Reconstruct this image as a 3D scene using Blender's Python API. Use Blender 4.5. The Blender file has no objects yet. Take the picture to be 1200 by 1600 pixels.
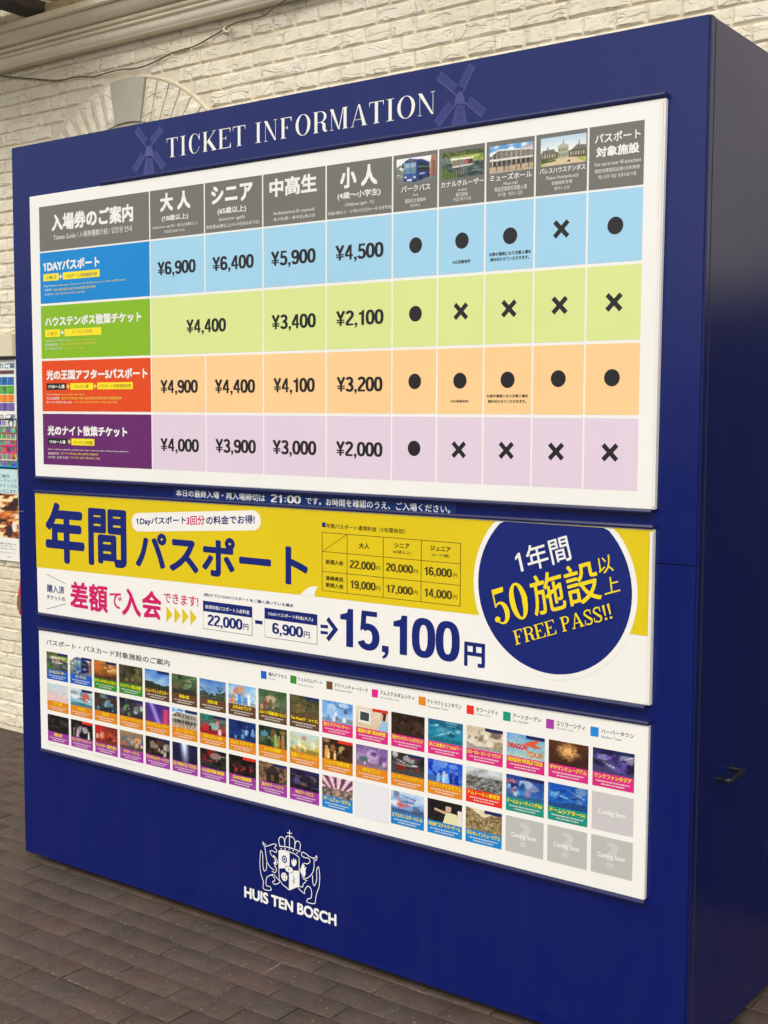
import bpy, bmesh, math, random
from mathutils import Vector, Matrix, noise
random.seed(7)
scene = bpy.context.scene
COL = scene.collection

# ---------------------------------------------------------------- camera, sky, sun, exposure
cam_data = bpy.data.cameras.new('camera')
cam_data.sensor_fit = 'VERTICAL'
cam_data.sensor_height = 24.0
cam_data.lens = 24.0 * 1950.18 / 1600.0
cam_data.clip_start = 0.05
cam_data.clip_end = 2000
cam = bpy.data.objects.new('camera', cam_data)
COL.objects.link(cam)
cam.location = (3.48235, -2.64276, 1.54702)
cam.rotation_euler = (math.radians(85.30692), math.radians(-0.22730), math.radians(36.45556))
scene.camera = cam

SUN_EL, SUN_AZ = 42.0, -25.0          # sun stands in front of the board, a little to its left
world = bpy.data.worlds.new('World')
scene.world = world
world.use_nodes = True
wn = world.node_tree
bg = wn.nodes['Background']
sky = wn.nodes.new('ShaderNodeTexSky')
sky.sky_type = 'NISHITA'
sky.sun_disc = False
sky.sun_elevation = math.radians(SUN_EL)
sky.sun_rotation = math.radians(180 + SUN_AZ)
sky.air_density = 1.2
sky.dust_density = 4.0
sky.ozone_density = 0.6
hsv = wn.nodes.new('ShaderNodeHueSaturation')     # bright overcast: the sky keeps little of its blue
hsv.inputs['Saturation'].default_value = 0.35
wn.links.new(sky.outputs[0], hsv.inputs['Color'])
wn.links.new(hsv.outputs[0], bg.inputs['Color'])
bg.inputs['Strength'].default_value = 0.15

sun = bpy.data.lights.new('sun', 'SUN')
sun.energy = 0.5
sun.angle = math.radians(16)
sun.color = (1.0, 0.92, 0.78)
sun_ob = bpy.data.objects.new('sun', sun)
COL.objects.link(sun_ob)
sd = Vector((math.sin(math.radians(SUN_AZ)) * math.cos(math.radians(SUN_EL)),
             -math.cos(math.radians(SUN_AZ)) * math.cos(math.radians(SUN_EL)),
             math.sin(math.radians(SUN_EL))))
sun_ob.location = sd * 30
sun_ob.rotation_euler = sd.to_track_quat('Z', 'Y').to_euler()

scene.view_settings.view_transform = 'Standard'
scene.view_settings.look = 'None'
scene.view_settings.gamma = 1
scene.view_settings.use_curve_mapping = False
scene.view_settings.exposure = 0.25

# ---------------------------------------------------------------- measured layout (metres on the board's own plane)
HEAD = [('入場券のご案内', 0.2156, 2.1103, 0.3817, 0.054), ('Tickets Guide / 入場券種類介紹 / 입장권 안내', 0.2238, 2.0818, 0.366, 0.0189), ('大 人', 0.713, 2.1273, 0.1273, 0.0539), ('(18歳以上)', 0.7204, 2.0967, 0.1097, 0.0196), ('Adult(over age18) / 成人(18歳以上)', 0.6791, 2.0783, 0.1879, 0.0102), ('대인(만18세 이상)', 0.73, 2.0632, 0.0846, 0.0094), ('シニア', 0.9229, 2.1289, 0.1603, 0.0512), ('(65歳以上)', 0.9477, 2.0969, 0.1105, 0.0211), ('Senior(over age65)', 0.9531, 2.0785, 0.0995, 0.0112), ('長者票(65歳以上)/시니어(만65세 이상)', 0.9029, 2.0599, 0.205, 0.0124), ('中高生', 1.1451, 2.1275, 0.1701, 0.0506), ('Student(school ID required)', 1.1601, 2.0772, 0.1462, 0.0106), ('青少年(国・高中生)/중고생', 1.16, 2.0609, 0.1469, 0.0109), ('小 人', 1.3934, 2.1263, 0.124, 0.055), ('(4歳〜小学生)', 1.3854, 2.097, 0.1419, 0.0208), ('Child(over age4 - 11)', 1.4107, 2.0778, 0.095, 0.0106), ('兒童(4歳以上・小学)/소인(만4〜세 초등학생)', 1.3527, 2.0602, 0.2105, 0.0106), ('パークバス', 1.593, 2.0971, 0.0904, 0.0162), ('bus', 1.6309, 2.0855, 0.0146, 0.0064), ('園區巴士乗車券', 1.606, 2.0696, 0.0632, 0.01), ('파크버스', 1.622, 2.0582, 0.0309, 0.0081), ('カナルクルーザー', 1.7153, 2.0964, 0.1254, 0.0146), ('cruiser', 1.7656, 2.0841, 0.0266, 0.0071), ('運河遊艇', 1.7593, 2.0713, 0.0356, 0.0097), ('커널크루즈이용', 1.7519, 2.0601, 0.0525, 0.0092), ('ミューズホール', 1.8581, 2.0975, 0.116, 0.0155), ('Muse hall', 1.8968, 2.0855, 0.038, 0.0077), ('常設型娯樂表演聽入場', 1.8708, 2.0715, 0.0899, 0.0113), ('뮤즈홀・팰리스 입장', 1.881, 2.0595, 0.0683, 0.0092), ('パレスハウステンボス', 1.9947, 2.0999, 0.12, 0.0129), ('Palace Huistenbosch', 2.013, 2.0855, 0.0843, 0.0084), ('宮殿最新登場', 2.0272, 2.0723, 0.0541, 0.0088), ('팰리스 입장', 2.0346, 2.06, 0.0406, 0.0077), ('パスポート', 2.1374, 2.1539, 0.1129, 0.0218), ('対象施設', 2.1411, 2.1223, 0.1069, 0.0236), ('free use to over 40 attractions', 2.1379, 2.1028, 0.1144, 0.0088), ('指定收費遊玩設施1日利用券', 2.1382, 2.0873, 0.1121, 0.0092), ('패스포트 대상 유료시설 이용', 2.1475, 2.0733, 0.0945, 0.0091)]
PHOTOS = [(1.5782, 2.1178, 1.6976, 2.1816), (1.7183, 2.1176, 1.8383, 2.1816), (1.8561, 2.1162, 1.9763, 2.1808), (1.9966, 2.1175, 2.1159, 2.1823)]
ROWLAB = [[('w', '1DAYパスポート', 0.1719, 1.9854, 0.2704, 0.0335), ('w', '1Day Passport', 0.1711, 1.9352, 0.0659, 0.0072), ('y', '(1 day entry + free use to over 40 attractions, bus, cruiser and Muse hall)', 0.2418, 1.9348, 0.3175, 0.0074), ('w', '1日護照票', 0.1722, 1.9228, 0.0383, 0.0073), ('y', '當日入場券+園區巴士免費+指定收費遊玩設施可使用', 0.2215, 1.9214, 0.2002, 0.0081), ('w', '1일 패스포트', 0.1732, 1.909, 0.0464, 0.0072), ('y', '입장+파크버스+대상시설 이용', 0.2292, 1.9089, 0.1426, 0.0066)], [('w', 'ハウステンボス散策チケット', 0.1751, 1.8089, 0.4533, 0.0324), ('w', 'Huistenbosch Walking Ticket', 0.1752, 1.76, 0.1245, 0.0066), ('y', '(1day entry + free bus ride)', 0.3026, 1.7594, 0.1182, 0.0061), ('w', '當日散策門票', 0.1748, 1.7474, 0.0646, 0.0076), ('y', '當日入場券+園區巴士免費利用1日', 0.2513, 1.7477, 0.1693, 0.0075), ('w', '하우스텐보스 산책', 0.1745, 1.7353, 0.0835, 0.007), ('y', '입장+파크버스 이용', 0.2687, 1.7354, 0.0939, 0.006)], [('w', '光の王国アフター5パスポート', 0.1769, 1.6379, 0.4749, 0.0328), ('w', 'After 5 Passport', 0.1763, 1.5874, 0.0689, 0.0065), ('y', '(Sale available after 5pm)', 0.2465, 1.5876, 0.1154, 0.0064), ('w', '光之王國護照票', 0.176, 1.5746, 0.0647, 0.0088), ('y', '當日下午17時以後入場券+指定收費遊玩設施可使用+宮殿最新登場', 0.2509, 1.5749, 0.2839, 0.0087), ('w', '빛의 왕국 애프터5 패스포트', 0.1756, 1.5622, 0.1249, 0.0076), ('y', '17시 이후 입장+파크버스+대상시설 이용', 0.3111, 1.5629, 0.2016, 0.0072)], [('w', '光のナイト散策チケット', 0.1779, 1.4589, 0.3808, 0.0323), ('w', 'After 5 walking ticket(Sale available after 5pm + free bus only to Palace Huistenbosch )', 0.1786, 1.4109, 0.3829, 0.0057), ('w', '當夜散策門票', 0.1783, 1.3967, 0.0541, 0.0074), ('y', '當日下午17時以後入場券+園區巴士免費利用', 0.2433, 1.3985, 0.1781, 0.0067), ('w', '나이트 산책 티켓', 0.1779, 1.384, 0.0993, 0.0083), ('y', '17시 이후 입장+파크버스 이용', 0.2844, 1.3856, 0.1479, 0.0075)]]
ROWBOX = [[('y', (0.1709, 1.9551, 0.2472, 1.9778), 'b', '入場1日', 0.1844, 1.9604, 0.0495, 0.0112), ('y', (0.267, 1.9551, 0.442, 1.9777), 'b', 'パスポート対象施設利用', 0.2787, 1.9592, 0.1497, 0.012)], [('y', (0.1741, 1.7757, 0.2493, 1.7998), 'o', '入場1日', 0.1861, 1.7813, 0.0465, 0.0119), ('y', (0.27, 1.776, 0.4456, 1.7991), 'o', 'パークバス利用', 0.3079, 1.7823, 0.0938, 0.0125)], [('k', (0.1771, 1.6064, 0.2738, 1.6272), 'w', '17:00〜入場', 0.1849, 1.6103, 0.0816, 0.0127), ('y', (0.2948, 1.6057, 0.4036, 1.627), 'r', 'パレス入場', 0.3135, 1.6108, 0.0689, 0.0115), ('y', (0.4233, 1.6064, 0.5858, 1.6278), 'r', 'パスポート対象施設利用', 0.4306, 1.6112, 0.1465, 0.0116)], [('k', (0.1781, 1.4298, 0.2751, 1.4498), 'w', '17:00〜入場', 0.186, 1.4324, 0.0807, 0.0121), ('y', (0.2957, 1.4294, 0.4058, 1.4508), 'k', 'パークバス利用', 0.305, 1.4325, 0.0916, 0.0118)]]
PLUS = [(0.2567, 1.9655), (0.2594, 1.7885), (0.2843, 1.6164), (0.4126, 1.6165), (0.2857, 1.4404)]
PRICES = [('¥6,900', 0.7004, 1.9434, 0.1572, 0.0358), ('¥6,400', 0.9264, 1.9422, 0.1584, 0.0374), ('¥5,900', 1.1509, 1.9419, 0.1583, 0.0375), ('¥4,500', 1.379, 1.9415, 0.1574, 0.0381), ('¥4,400', 0.819, 1.7688, 0.1578, 0.0358), ('¥3,400', 1.1525, 1.7684, 0.1573, 0.0368), ('¥2,100', 1.3814, 1.7693, 0.1559, 0.0367), ('¥4,900', 0.7078, 1.5942, 0.1544, 0.0341), ('¥4,400', 0.9331, 1.5931, 0.1544, 0.036), ('¥4,100', 1.1588, 1.5944, 0.1471, 0.0353), ('¥3,200', 1.3838, 1.5949, 0.1509, 0.0351), ('¥4,000', 0.7052, 1.4204, 0.1595, 0.036), ('¥3,900', 0.934, 1.422, 0.1557, 0.0353), ('¥3,000', 1.1549, 1.4228, 0.1562, 0.0354), ('¥2,000', 1.3817, 1.4235, 0.1537, 0.0342)]
MARKS = [[('o', 1.6388, 1.9626), ('o', 1.7783, 1.9635), ('o', 1.9159, 1.9645), ('x', 2.0542, 1.9695), ('o', 2.1926, 1.966)], [('o', 1.6393, 1.7905), ('x', 1.7768, 1.7909), ('x', 1.9151, 1.7915), ('x', 2.053, 1.7929), ('x', 2.1928, 1.7937)], [('o', 1.6384, 1.6191), ('o', 1.7759, 1.6194), ('o', 1.9137, 1.6202), ('o', 2.0523, 1.6214), ('o', 2.1912, 1.6219)], [('o', 1.6375, 1.448), ('x', 1.7743, 1.4475), ('x', 1.9122, 1.4489), ('x', 2.0492, 1.4493), ('x', 2.1895, 1.4504)]]
NOTES = [('※日没後有料', 1.7511, 1.9079, 0.0533, 0.0088), ('※日没後有料', 1.7491, 1.5651, 0.0532, 0.0066), ('お席が満席になり次第入場を', 1.8575, 1.919, 0.1166, 0.0092), ('締め切らせていただきます。', 1.8613, 1.9065, 0.1081, 0.009), ('お席が満席になり次第入場を', 1.8548, 1.5773, 0.1163, 0.0077), ('締め切らせていただきます。', 1.8589, 1.5642, 0.108, 0.0079)]
AN_EDGE = [(0.1191, 1.0207), (1.2552, 1.0329), (1.8379, 1.0353), (2.3013, 1.033)]
FIN = [(1.2532, 1.032), (1.2649, 1.0427), (1.2822, 1.0555), (1.3032, 1.0618), (1.3194, 1.061), (1.3109, 1.0528), (1.307, 1.0428), (1.3051, 1.0316)]
CIRC = [(1.8358, 1.1259), (2.2525, 1.1284), (2.0699, 0.9135), (1.8213, 1.1247), (2.2655, 1.1296)]
CIRCT = [('w', '1年間', 1.9527, 1.1474, 2.0964, 1.1951, 1.9365, 1.2059), ('5', '50', 1.8952, 1.0161, 1.9906, 1.0485, 1.8704, 1.0998), ('y', '施設', 2.0007, 1.0495, 2.1776, 1.1091, 1.9791, 1.142), ('y', '以', 2.1695, 1.1639, 2.2063, 1.1767, 2.1617, 1.203), ('y', '上', 2.1844, 1.1183, 2.2233, 1.1316, 2.179, 1.1553), ('F', 'FREE PASS!!', 1.9476, 0.9731, 2.2109, 1.068, 1.9383, 1.0063)]
TAB = [(1.3328, 1.2115), (1.7826, 1.2135), (1.7829, 1.0534), (1.3328, 1.0512), (1.4196, 1.1342), (1.5407, 1.1329), (1.6623, 1.1333), (1.3328, 1.1601), (1.3328, 1.1055)]
TABT = [('■年間パスポート通常料金〈1年間有効〉', 1.3328, 1.2253, 0.2787, 0.013), ('大人', 1.4597, 1.1775, 0.0354, 0.0157), ('シニア', 1.5763, 1.1873, 0.0487, 0.0137), ('(65歳以上)', 1.5723, 1.1712, 0.058, 0.0105), ('ジュニア', 1.6902, 1.1881, 0.0628, 0.013), ('(4〜17歳)', 1.6953, 1.1722, 0.054, 0.0099), ('新規入会', 1.3458, 1.1266, 0.0612, 0.013), ('長崎県民', 1.3458, 1.0817, 0.0612, 0.0126), ('新規入会', 1.3458, 1.0631, 0.0613, 0.0127), ('22,000', 1.4289, 1.1221, 0.0861, 0.0215), ('円', 1.5186, 1.1233, 0.0122, 0.0108), ('20,000', 1.5501, 1.1242, 0.0865, 0.0208), ('円', 1.6396, 1.1243, 0.0127, 0.011), ('16,000', 1.6718, 1.1237, 0.0848, 0.0215), ('円', 1.7604, 1.1239, 0.0126, 0.0111), ('19,000', 1.4301, 1.0679, 0.0851, 0.0216), ('円', 1.5178, 1.0691, 0.0132, 0.0116), ('17,000', 1.5504, 1.0675, 0.0856, 0.0207), ('円', 1.639, 1.0683, 0.0132, 0.0117), ('14,000', 1.6723, 1.0673, 0.0849, 0.022), ('円', 1.761, 1.0685, 0.0126, 0.0111)]
BIG = [('15,100', 1.3906, 0.9067, 0.389, 0.1042), ('円', 1.7957, 0.9021, 0.0626, 0.0628), ('年', 0.1588, 1.0452, 0.1913, 0.1949), ('間', 0.371, 1.0502, 0.1767, 0.1811), ('パスポート', 0.5895, 1.0578, 0.6924, 0.1162)]
ARW = [[(1.3271, 0.9576), (1.3531, 0.9581), (1.3531, 0.9493), (1.3271, 0.9487)], [(1.3271, 0.9402), (1.3531, 0.9404), (1.3531, 0.9325), (1.3271, 0.9318)], [(1.3475, 0.9735), (1.3559, 0.9797), (1.3878, 0.95), (1.356, 0.9142), (1.3475, 0.9212), (1.3722, 0.9496)]]
PILL = [(0.5736, 1.167), (1.1079, 1.2035), (1.1083, 1.2637), (0.5747, 1.2257)]
PILLT = [('n', '1Dayパスポート', 0.5947, 1.1868, 0.8089, 1.2026, 0.5952, 1.2124), ('p', '3回分', 0.8123, 1.202, 0.8874, 1.2079, 0.8126, 1.2283), ('n', 'の料金でお得!', 0.8939, 1.2083, 1.0848, 1.2224, 0.8942, 1.2327)]
LOWT = [('n', '購入済', 0.1595, 0.9421, 0.0887, 0.0265), ('n', 'チケットの', 0.1587, 0.9179, 0.0919, 0.0154), ('p', '差額', 0.2763, 0.9004, 0.1814, 0.0895), ('p', 'で', 0.4668, 0.9196, 0.0567, 0.0502), ('p', '入', 0.523, 0.9027, 0.0867, 0.0863), ('p', '会', 0.6146, 0.9031, 0.0864, 0.0874), ('p', 'できます!', 0.7113, 0.9598, 0.147, 0.0313), ('n', '(例)すでに1DAYパスポートをご購入頂いている場合', 0.8813, 0.9938, 0.3482, 0.011), ('w', '新規年間パスポート入会料金', 0.8881, 0.9585, 0.1766, 0.0123), ('w', '1DAYパスポート料金(大人)', 1.1353, 0.9619, 0.1655, 0.0122), ('d', '22,000', 0.8974, 0.9102, 0.1382, 0.0318), ('n', '円', 1.0393, 0.9126, 0.0205, 0.017), ('d', '6,900', 1.152, 0.9137, 0.112, 0.0305), ('n', '円', 1.2678, 0.9143, 0.0216, 0.0181)]
SLASH = [(0.159, 1.0012), (0.255, 0.9775), (0.1588, 0.8851), (0.2545, 0.9119)]
TRI = [[(0.7225, 0.9496), (0.7486, 0.9265), (0.7218, 0.9005)], [(0.757, 0.9497), (0.7828, 0.9267), (0.7563, 0.9008)], [(0.791, 0.9498), (0.8166, 0.927), (0.7904, 0.9012)], [(0.8248, 0.9499), (0.8501, 0.9272), (0.8242, 0.9016)]]
FEE = [(0.8782, 0.8976, 1.0739, 0.9815), (1.1218, 0.8997, 1.3155, 0.984)]
FEEB = [0.9505, 0.9532]
MINUS = (1.085, 0.9346, 1.1129, 0.9448)
STRIP = (0.7416, 1.2799, 1.7582, 1.314)
STRIPT = [('本日の最終入場・再入場締切は', 0.754, 1.2821, 0.3582, 0.0209), ('21:00', 1.1334, 1.2855, 0.1104, 0.0234), ('です。お時間を確認のうえ、ご入場ください。', 1.2631, 1.2849, 0.4777, 0.0195)]
HTB = [('HUIS TEN BOSCH', 1.0238, 0.1081, 0.3482, 0.0338)]
P3T = [('パスポート・パスカード対象施設のご案内', 0.1512, 0.7649, 0.5827, 0.0198), ('※天候等の都合により営業時間や内容が変更になる場合がございます。※別途料金が必要な施設がございます。予めご了承ください。', 0.153, 0.4288, 0.4236, 0.003)]
LEG = [((1.1062, 0.7779, 1.1277, 0.8004), ('場内アクセス', 1.1344, 0.7889, 0.0695, 0.0112), ('Access', 1.1344, 0.7802, 0.0267, 0.0046)), ((1.217, 0.7794, 1.2397, 0.8017), ('ウェルカムゲート', 1.2442, 0.7899, 0.0896, 0.0109), ('Welcome Gate', 1.2442, 0.7773, 0.0582, 0.0045)), ((1.3476, 0.7806, 1.3693, 0.8029), ('アドベンチャーパーク', 1.3755, 0.7895, 0.1149, 0.0115), ('Adventure Park', 1.3755, 0.7801, 0.0611, 0.0062)), ((1.504, 0.7806, 1.5245, 0.8023), ('アムステルダムシティ', 1.5315, 0.7908, 0.1116, 0.0122), ('Amsterdam City', 1.5328, 0.7798, 0.0612, 0.0058)), ((1.6567, 0.7812, 1.6792, 0.8041), ('アトラクションタウン', 1.6835, 0.7887, 0.1064, 0.0116), ('Attraction Town', 1.6849, 0.7784, 0.0631, 0.006)), ((1.8048, 0.7799, 1.8266, 0.8027), ('タワーシティ', 1.8324, 0.789, 0.0644, 0.0118), ('Tower City', 1.8326, 0.7798, 0.0425, 0.0059)), ((1.9122, 0.7791, 1.9337, 0.8019), ('アートガーデン', 1.9393, 0.7896, 0.0805, 0.0121), ('Art Garden', 1.9406, 0.7799, 0.043, 0.0061)), ((2.0334, 0.7788, 2.055, 0.8021), ('スリラーシティ', 2.0614, 0.7883, 0.0768, 0.0123), ('Thriller City', 2.0627, 0.7795, 0.0453, 0.0058)), ((2.1527, 0.7788, 2.1739, 0.8017), ('ハーバータウン', 2.1809, 0.7898, 0.0831, 0.0112), ('Harbor Town', 2.1812, 0.7785, 0.0517, 0.0064))]
TITLE = [('T', 0.729, 0.7745), ('I', 0.7859, 0.8078), ('C', 0.8209, 0.865), ('K', 0.8774, 0.9308), ('E', 0.9399, 0.9871), ('T', 0.9955, 1.0427), ('I', 1.0806, 1.1026), ('N', 1.1129, 1.1613), ('F', 1.1737, 1.2143), ('O', 1.228, 1.2804), ('R', 1.2905, 1.3391), ('M', 1.3479, 1.4078), ('A', 1.4189, 1.4716), ('T', 1.4787, 1.5252), ('I', 1.5338, 1.5582), ('O', 1.5688, 1.6241), ('N', 1.6331, 1.6848)]
TITLEZ = [2.2845, 2.3398, 2.2842, 2.336]
MILL = [[(0.6502, 2.3185), (0.594, 2.3776), (0.7137, 2.3648), (0.5952, 2.2586), (0.71, 2.2531), (0.6331, 2.3001), (0.6731, 2.2955), (0.6255, 2.2463), (0.6769, 2.2444)], [(1.7596, 2.3123), (1.6904, 2.3684), (1.8021, 2.3812), (1.6989, 2.2524), (1.8225, 2.2582), (1.7427, 2.2988), (1.7743, 2.3004), (1.7335, 2.248), (1.7821, 2.2477)]]
SEAM = [(2.2974, 1.1986), (2.3957, 1.1968)]
HANDLE = [[2.435, 0.1316, 0.6845], [2.435, 0.2258, 0.6884], [2.402, 0.1486, 0.679], [2.402, 0.2548, 0.6821]]
CREST_LINES = [(0.0028, [(1.2006, 0.3481), (1.2005, 0.3304)]), (0.0028, [(1.1912, 0.3386), (1.2098, 0.3399)]), (0.0028, [(1.1639, 0.2936), (1.1597, 0.3059), (1.161, 0.3154), (1.17, 0.322), (1.1785, 0.3182), (1.1818, 0.309), (1.1826, 0.2966)]), (0.0028, [(1.1826, 0.2966), (1.1827, 0.3125), (1.1861, 0.3231), (1.1933, 0.3295), (1.2005, 0.3284)]), (0.0028, [(1.2005, 0.3284), (1.2102, 0.3298), (1.2186, 0.325), (1.2206, 0.3173), (1.2198, 0.2984)]), (0.0028, [(1.2198, 0.2984), (1.2223, 0.3144), (1.229, 0.3217), (1.2374, 0.3208), (1.2411, 0.3119), (1.2381, 0.2955)]), (0.0028, [(1.2005, 0.3304), (1.2004, 0.2982)]), (0.003, [(1.1613, 0.292), (1.1805, 0.2952), (1.2004, 0.2965), (1.2206, 0.296), (1.2394, 0.2929)]), (0.0028, [(1.16, 0.2785), (1.1783, 0.2842), (1.2004, 0.284), (1.2206, 0.2822), (1.2364, 0.2755), (1.2363, 0.1922), (1.1996, 0.1717), (1.1737, 0.1815), (1.1618, 0.1936), (1.1597, 0.2131), (1.16, 0.2785)]), (0.0024, [(1.1995, 0.2815), (1.1992, 0.1726)]), (0.0024, [(1.1598, 0.2271), (1.1858, 0.2336)]), (0.0024, [(1.2129, 0.2312), (1.2363, 0.2353)]), (0.0026, [(1.0987, 0.2929), (1.1, 0.2838), (1.1095, 0.2808), (1.1269, 0.2883), (1.1399, 0.2944), (1.151, 0.2935), (1.1433, 0.2832), (1.151, 0.2802), (1.1492, 0.2712), (1.1355, 0.2732), (1.126, 0.2704), (1.1311, 0.2599), (1.1419, 0.2539), (1.1397, 0.2601), (1.1492, 0.2539), (1.156, 0.2438), (1.1439, 0.2294), (1.1508, 0.2243), (1.146, 0.2106), (1.133, 0.212)]), (0.0026, [(1.106, 0.2811), (1.1094, 0.2584), (1.1145, 0.2362), (1.1275, 0.2224), (1.143, 0.2176)]), (0.0026, [(1.0987, 0.2912), (1.1017, 0.2885), (1.1104, 0.286)]), (0.0026, [(1.0898, 0.2642), (1.0875, 0.2436), (1.0865, 0.2165), (1.0916, 0.1908), (1.1002, 0.1726), (1.098, 0.157), (1.1045, 0.1501), (1.1297, 0.1544), (1.1255, 0.1641), (1.1124, 0.1637), (1.1099, 0.1749), (1.1143, 0.19), (1.1287, 0.1993), (1.1395, 0.2035), (1.1558, 0.1939), (1.163, 0.1856), (1.1437, 0.1751), (1.1359, 0.1816), (1.1446, 0.1863), (1.1394, 0.1968), (1.1308, 0.1998)]), (0.0026, [(1.0898, 0.2642), (1.0972, 0.2558), (1.0983, 0.2259), (1.1013, 0.2081), (1.1074, 0.2071), (1.1118, 0.2155), (1.1136, 0.2343)]), (0.0026, [(1.2477, 0.2944), (1.2456, 0.2835), (1.2589, 0.2799), (1.2713, 0.281), (1.277, 0.2732), (1.2671, 0.2638), (1.2547, 0.2636)]), (0.0026, [(1.2477, 0.2944), (1.2643, 0.2918), (1.2713, 0.2875), (1.2877, 0.2846), (1.2984, 0.2799), (1.3024, 0.2928), (1.2984, 0.2935), (1.2971, 0.2883), (1.2869, 0.2861)]), (0.0026, [(1.291, 0.2782), (1.2918, 0.2596), (1.2848, 0.2401), (1.2683, 0.2233), (1.2559, 0.2188)]), (0.0026, [(1.3081, 0.2659), (1.3122, 0.2416), (1.3102, 0.2087), (1.3016, 0.1872), (1.2971, 0.1682), (1.2929, 0.1542), (1.2661, 0.1519), (1.2686, 0.162), (1.2806, 0.1675), (1.2827, 0.1859), (1.2778, 0.1971), (1.267, 0.1985), (1.2562, 0.1829), (1.2554, 0.1745), (1.2346, 0.1849), (1.2363, 0.1919), (1.2488, 0.1919), (1.2521, 0.2016), (1.2613, 0.2102)]), (0.0026, [(1.3081, 0.2659), (1.3008, 0.2535), (1.3016, 0.2278), (1.2942, 0.2075), (1.2877, 0.2115), (1.2856, 0.2355)]), (0.0024, [(1.2518, 0.263), (1.2455, 0.2491), (1.2414, 0.2384), (1.2476, 0.2267), (1.253, 0.2165), (1.2671, 0.2149)])]
CREST_FILLS = [[(1.1613, 0.2778), (1.1783, 0.2828), (1.1991, 0.2824), (1.199, 0.2435), (1.1875, 0.2333), (1.1611, 0.2274)], [(1.2002, 0.2217), (1.2129, 0.2312), (1.2355, 0.2347), (1.235, 0.1923), (1.2, 0.1731)], [(1.2087, 0.2655), (1.2121, 0.2596), (1.2163, 0.2704), (1.2197, 0.2623), (1.2247, 0.269), (1.228, 0.2599), (1.2247, 0.251), (1.2184, 0.2446), (1.2112, 0.2473), (1.2079, 0.2538)], [(1.2518, 0.2603), (1.258, 0.2568), (1.2559, 0.2482), (1.2642, 0.255), (1.2601, 0.2426), (1.2613, 0.2331), (1.2546, 0.2201), (1.2505, 0.2274), (1.2422, 0.2379), (1.2447, 0.2489)], [(1.1419, 0.2539), (1.1483, 0.2504), (1.1517, 0.2428), (1.1439, 0.2328), (1.1396, 0.2385), (1.1461, 0.2449)]]
CREST_DOTS = [(1.169, 0.2864), (1.1847, 0.2902), (1.2004, 0.2916), (1.2151, 0.2912), (1.2298, 0.2872)]
CREST_C = [(1.1817, 0.2585), (1.1994, 0.2321), (1.181, 0.2064), (1.217, 0.2065)]
NB = {'top': 1.8895, 'hb': 1.7862, 'pt': 1.7729, 't1a': 1.7566, 't1b': 1.7299, 'b1a': 1.7225, 'b1b': 1.7048, 'bl': 1.6929, 'gr': 1.6528, 'orr': 1.6112, 'pu': 1.5725, 'pe': 1.5323, 's1': 1.5189, 's2': 1.498, 'th1': 1.492, 'th2': 1.4591, 'th3': 1.4262, 'th4': 1.3963, 'th5': 1.3663, 'th6': 1.3333, 'th7': 1.3002, 'the': 1.2686, 'na': 1.2611, 'n1': 1.237, 'n2': 1.2159, 'n3': 1.1918, 'n4': 1.1676, 'ne': 1.1465, 'pe2': 1.1404, 'phe': 0.9372, 'bt': 0.8274, 'l1': 0.9158, 'l2': 0.9037, 'l3': 0.8915}
NBX = [-1.4742, -1.3472, -1.3449, -1.3421, -1.4399, -1.3922, -1.3887]
BAG = [[-1.2813, 0.8496], [-1.2869, 0.8193], [-1.2681, 0.8208], [-1.2784, 0.7932], [-1.2998, 0.6356], [-1.3013, 0.5904], [-1.2762, 0.5629], [-1.2875, 0.6518], [-1.289, 0.6066]]
CABLE = [[-1.4189, 1.022, 3.0631], [-1.2805, 1.022, 3.0337], [-1.1814, 1.022, 3.0146], [-1.08, 1.022, 2.9939], [-0.9934, 1.022, 2.9809], [-0.908, 1.022, 2.979], [-0.8451, 1.022, 2.9736], [-0.7832, 1.022, 2.9642], [-0.7016, 1.022, 2.9665], [-0.6135, 1.022, 2.9675], [-0.5429, 1.022, 2.9592], [-0.4656, 1.022, 2.9589], [-0.3706, 1.022, 2.9722], [-0.3072, 1.022, 2.9848], [-0.2412, 1.022, 2.9892], [-0.1762, 1.022, 2.9911], [-0.098, 1.022, 3.0078], [-0.0282, 1.022, 3.0253], [0.0986, 0.985, 3.0258], [0.2301, 0.985, 3.0262], [0.288, 0.985, 3.0485], [0.3575, 0.985, 3.0659], [0.4135, 0.985, 3.0738]]
CEILCAB = [[[-1.07, 0.9898, 3.3], [-1.0522, 1.0241, 3.3], [-1.0177, 1.0381, 3.3], [-0.9716, 1.0286, 3.3], [-0.8924, 0.9811, 3.3]], [[-0.8745, 0.9939, 3.3], [-0.9035, 1.0354, 3.3], [-0.9262, 1.0718, 3.3]]]
BLUE = [[-1.162, 0.8372, 3.27], [-1.1605, 0.8757, 3.27], [-1.3127, 0.9487, 3.27], [-1.2895, 0.9315, 3.27], [-1.1601, 0.8922, 3.27], [-1.409, 1.0303, 3.27]]


# ---------------------------------------------------------------- helpers
def lin(c):
    return tuple(((v / 255) / 12.92 if v / 255 <= 0.04045 else ((v / 255 + 0.055) / 1.055) ** 2.4) for v in c)

def tag(o, label=None, cat=None, group=None, kind=None):
    if label: o['label'] = label
    if cat: o['category'] = cat
    if group: o['group'] = group
    if kind: o['kind'] = kind
    return o

def empty(name, loc=(0, 0, 0)):
    o = bpy.data.objects.new(name, None)
    COL.objects.link(o)
    o.location = loc
    return o

def link_mesh(name, me, parent=None, mat=None):
    o = bpy.data.objects.new(name, me)
    COL.objects.link(o)
    if parent is not None: o.parent = parent
    if mat is not None and not me.materials: me.materials.append(mat)
    return o

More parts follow.
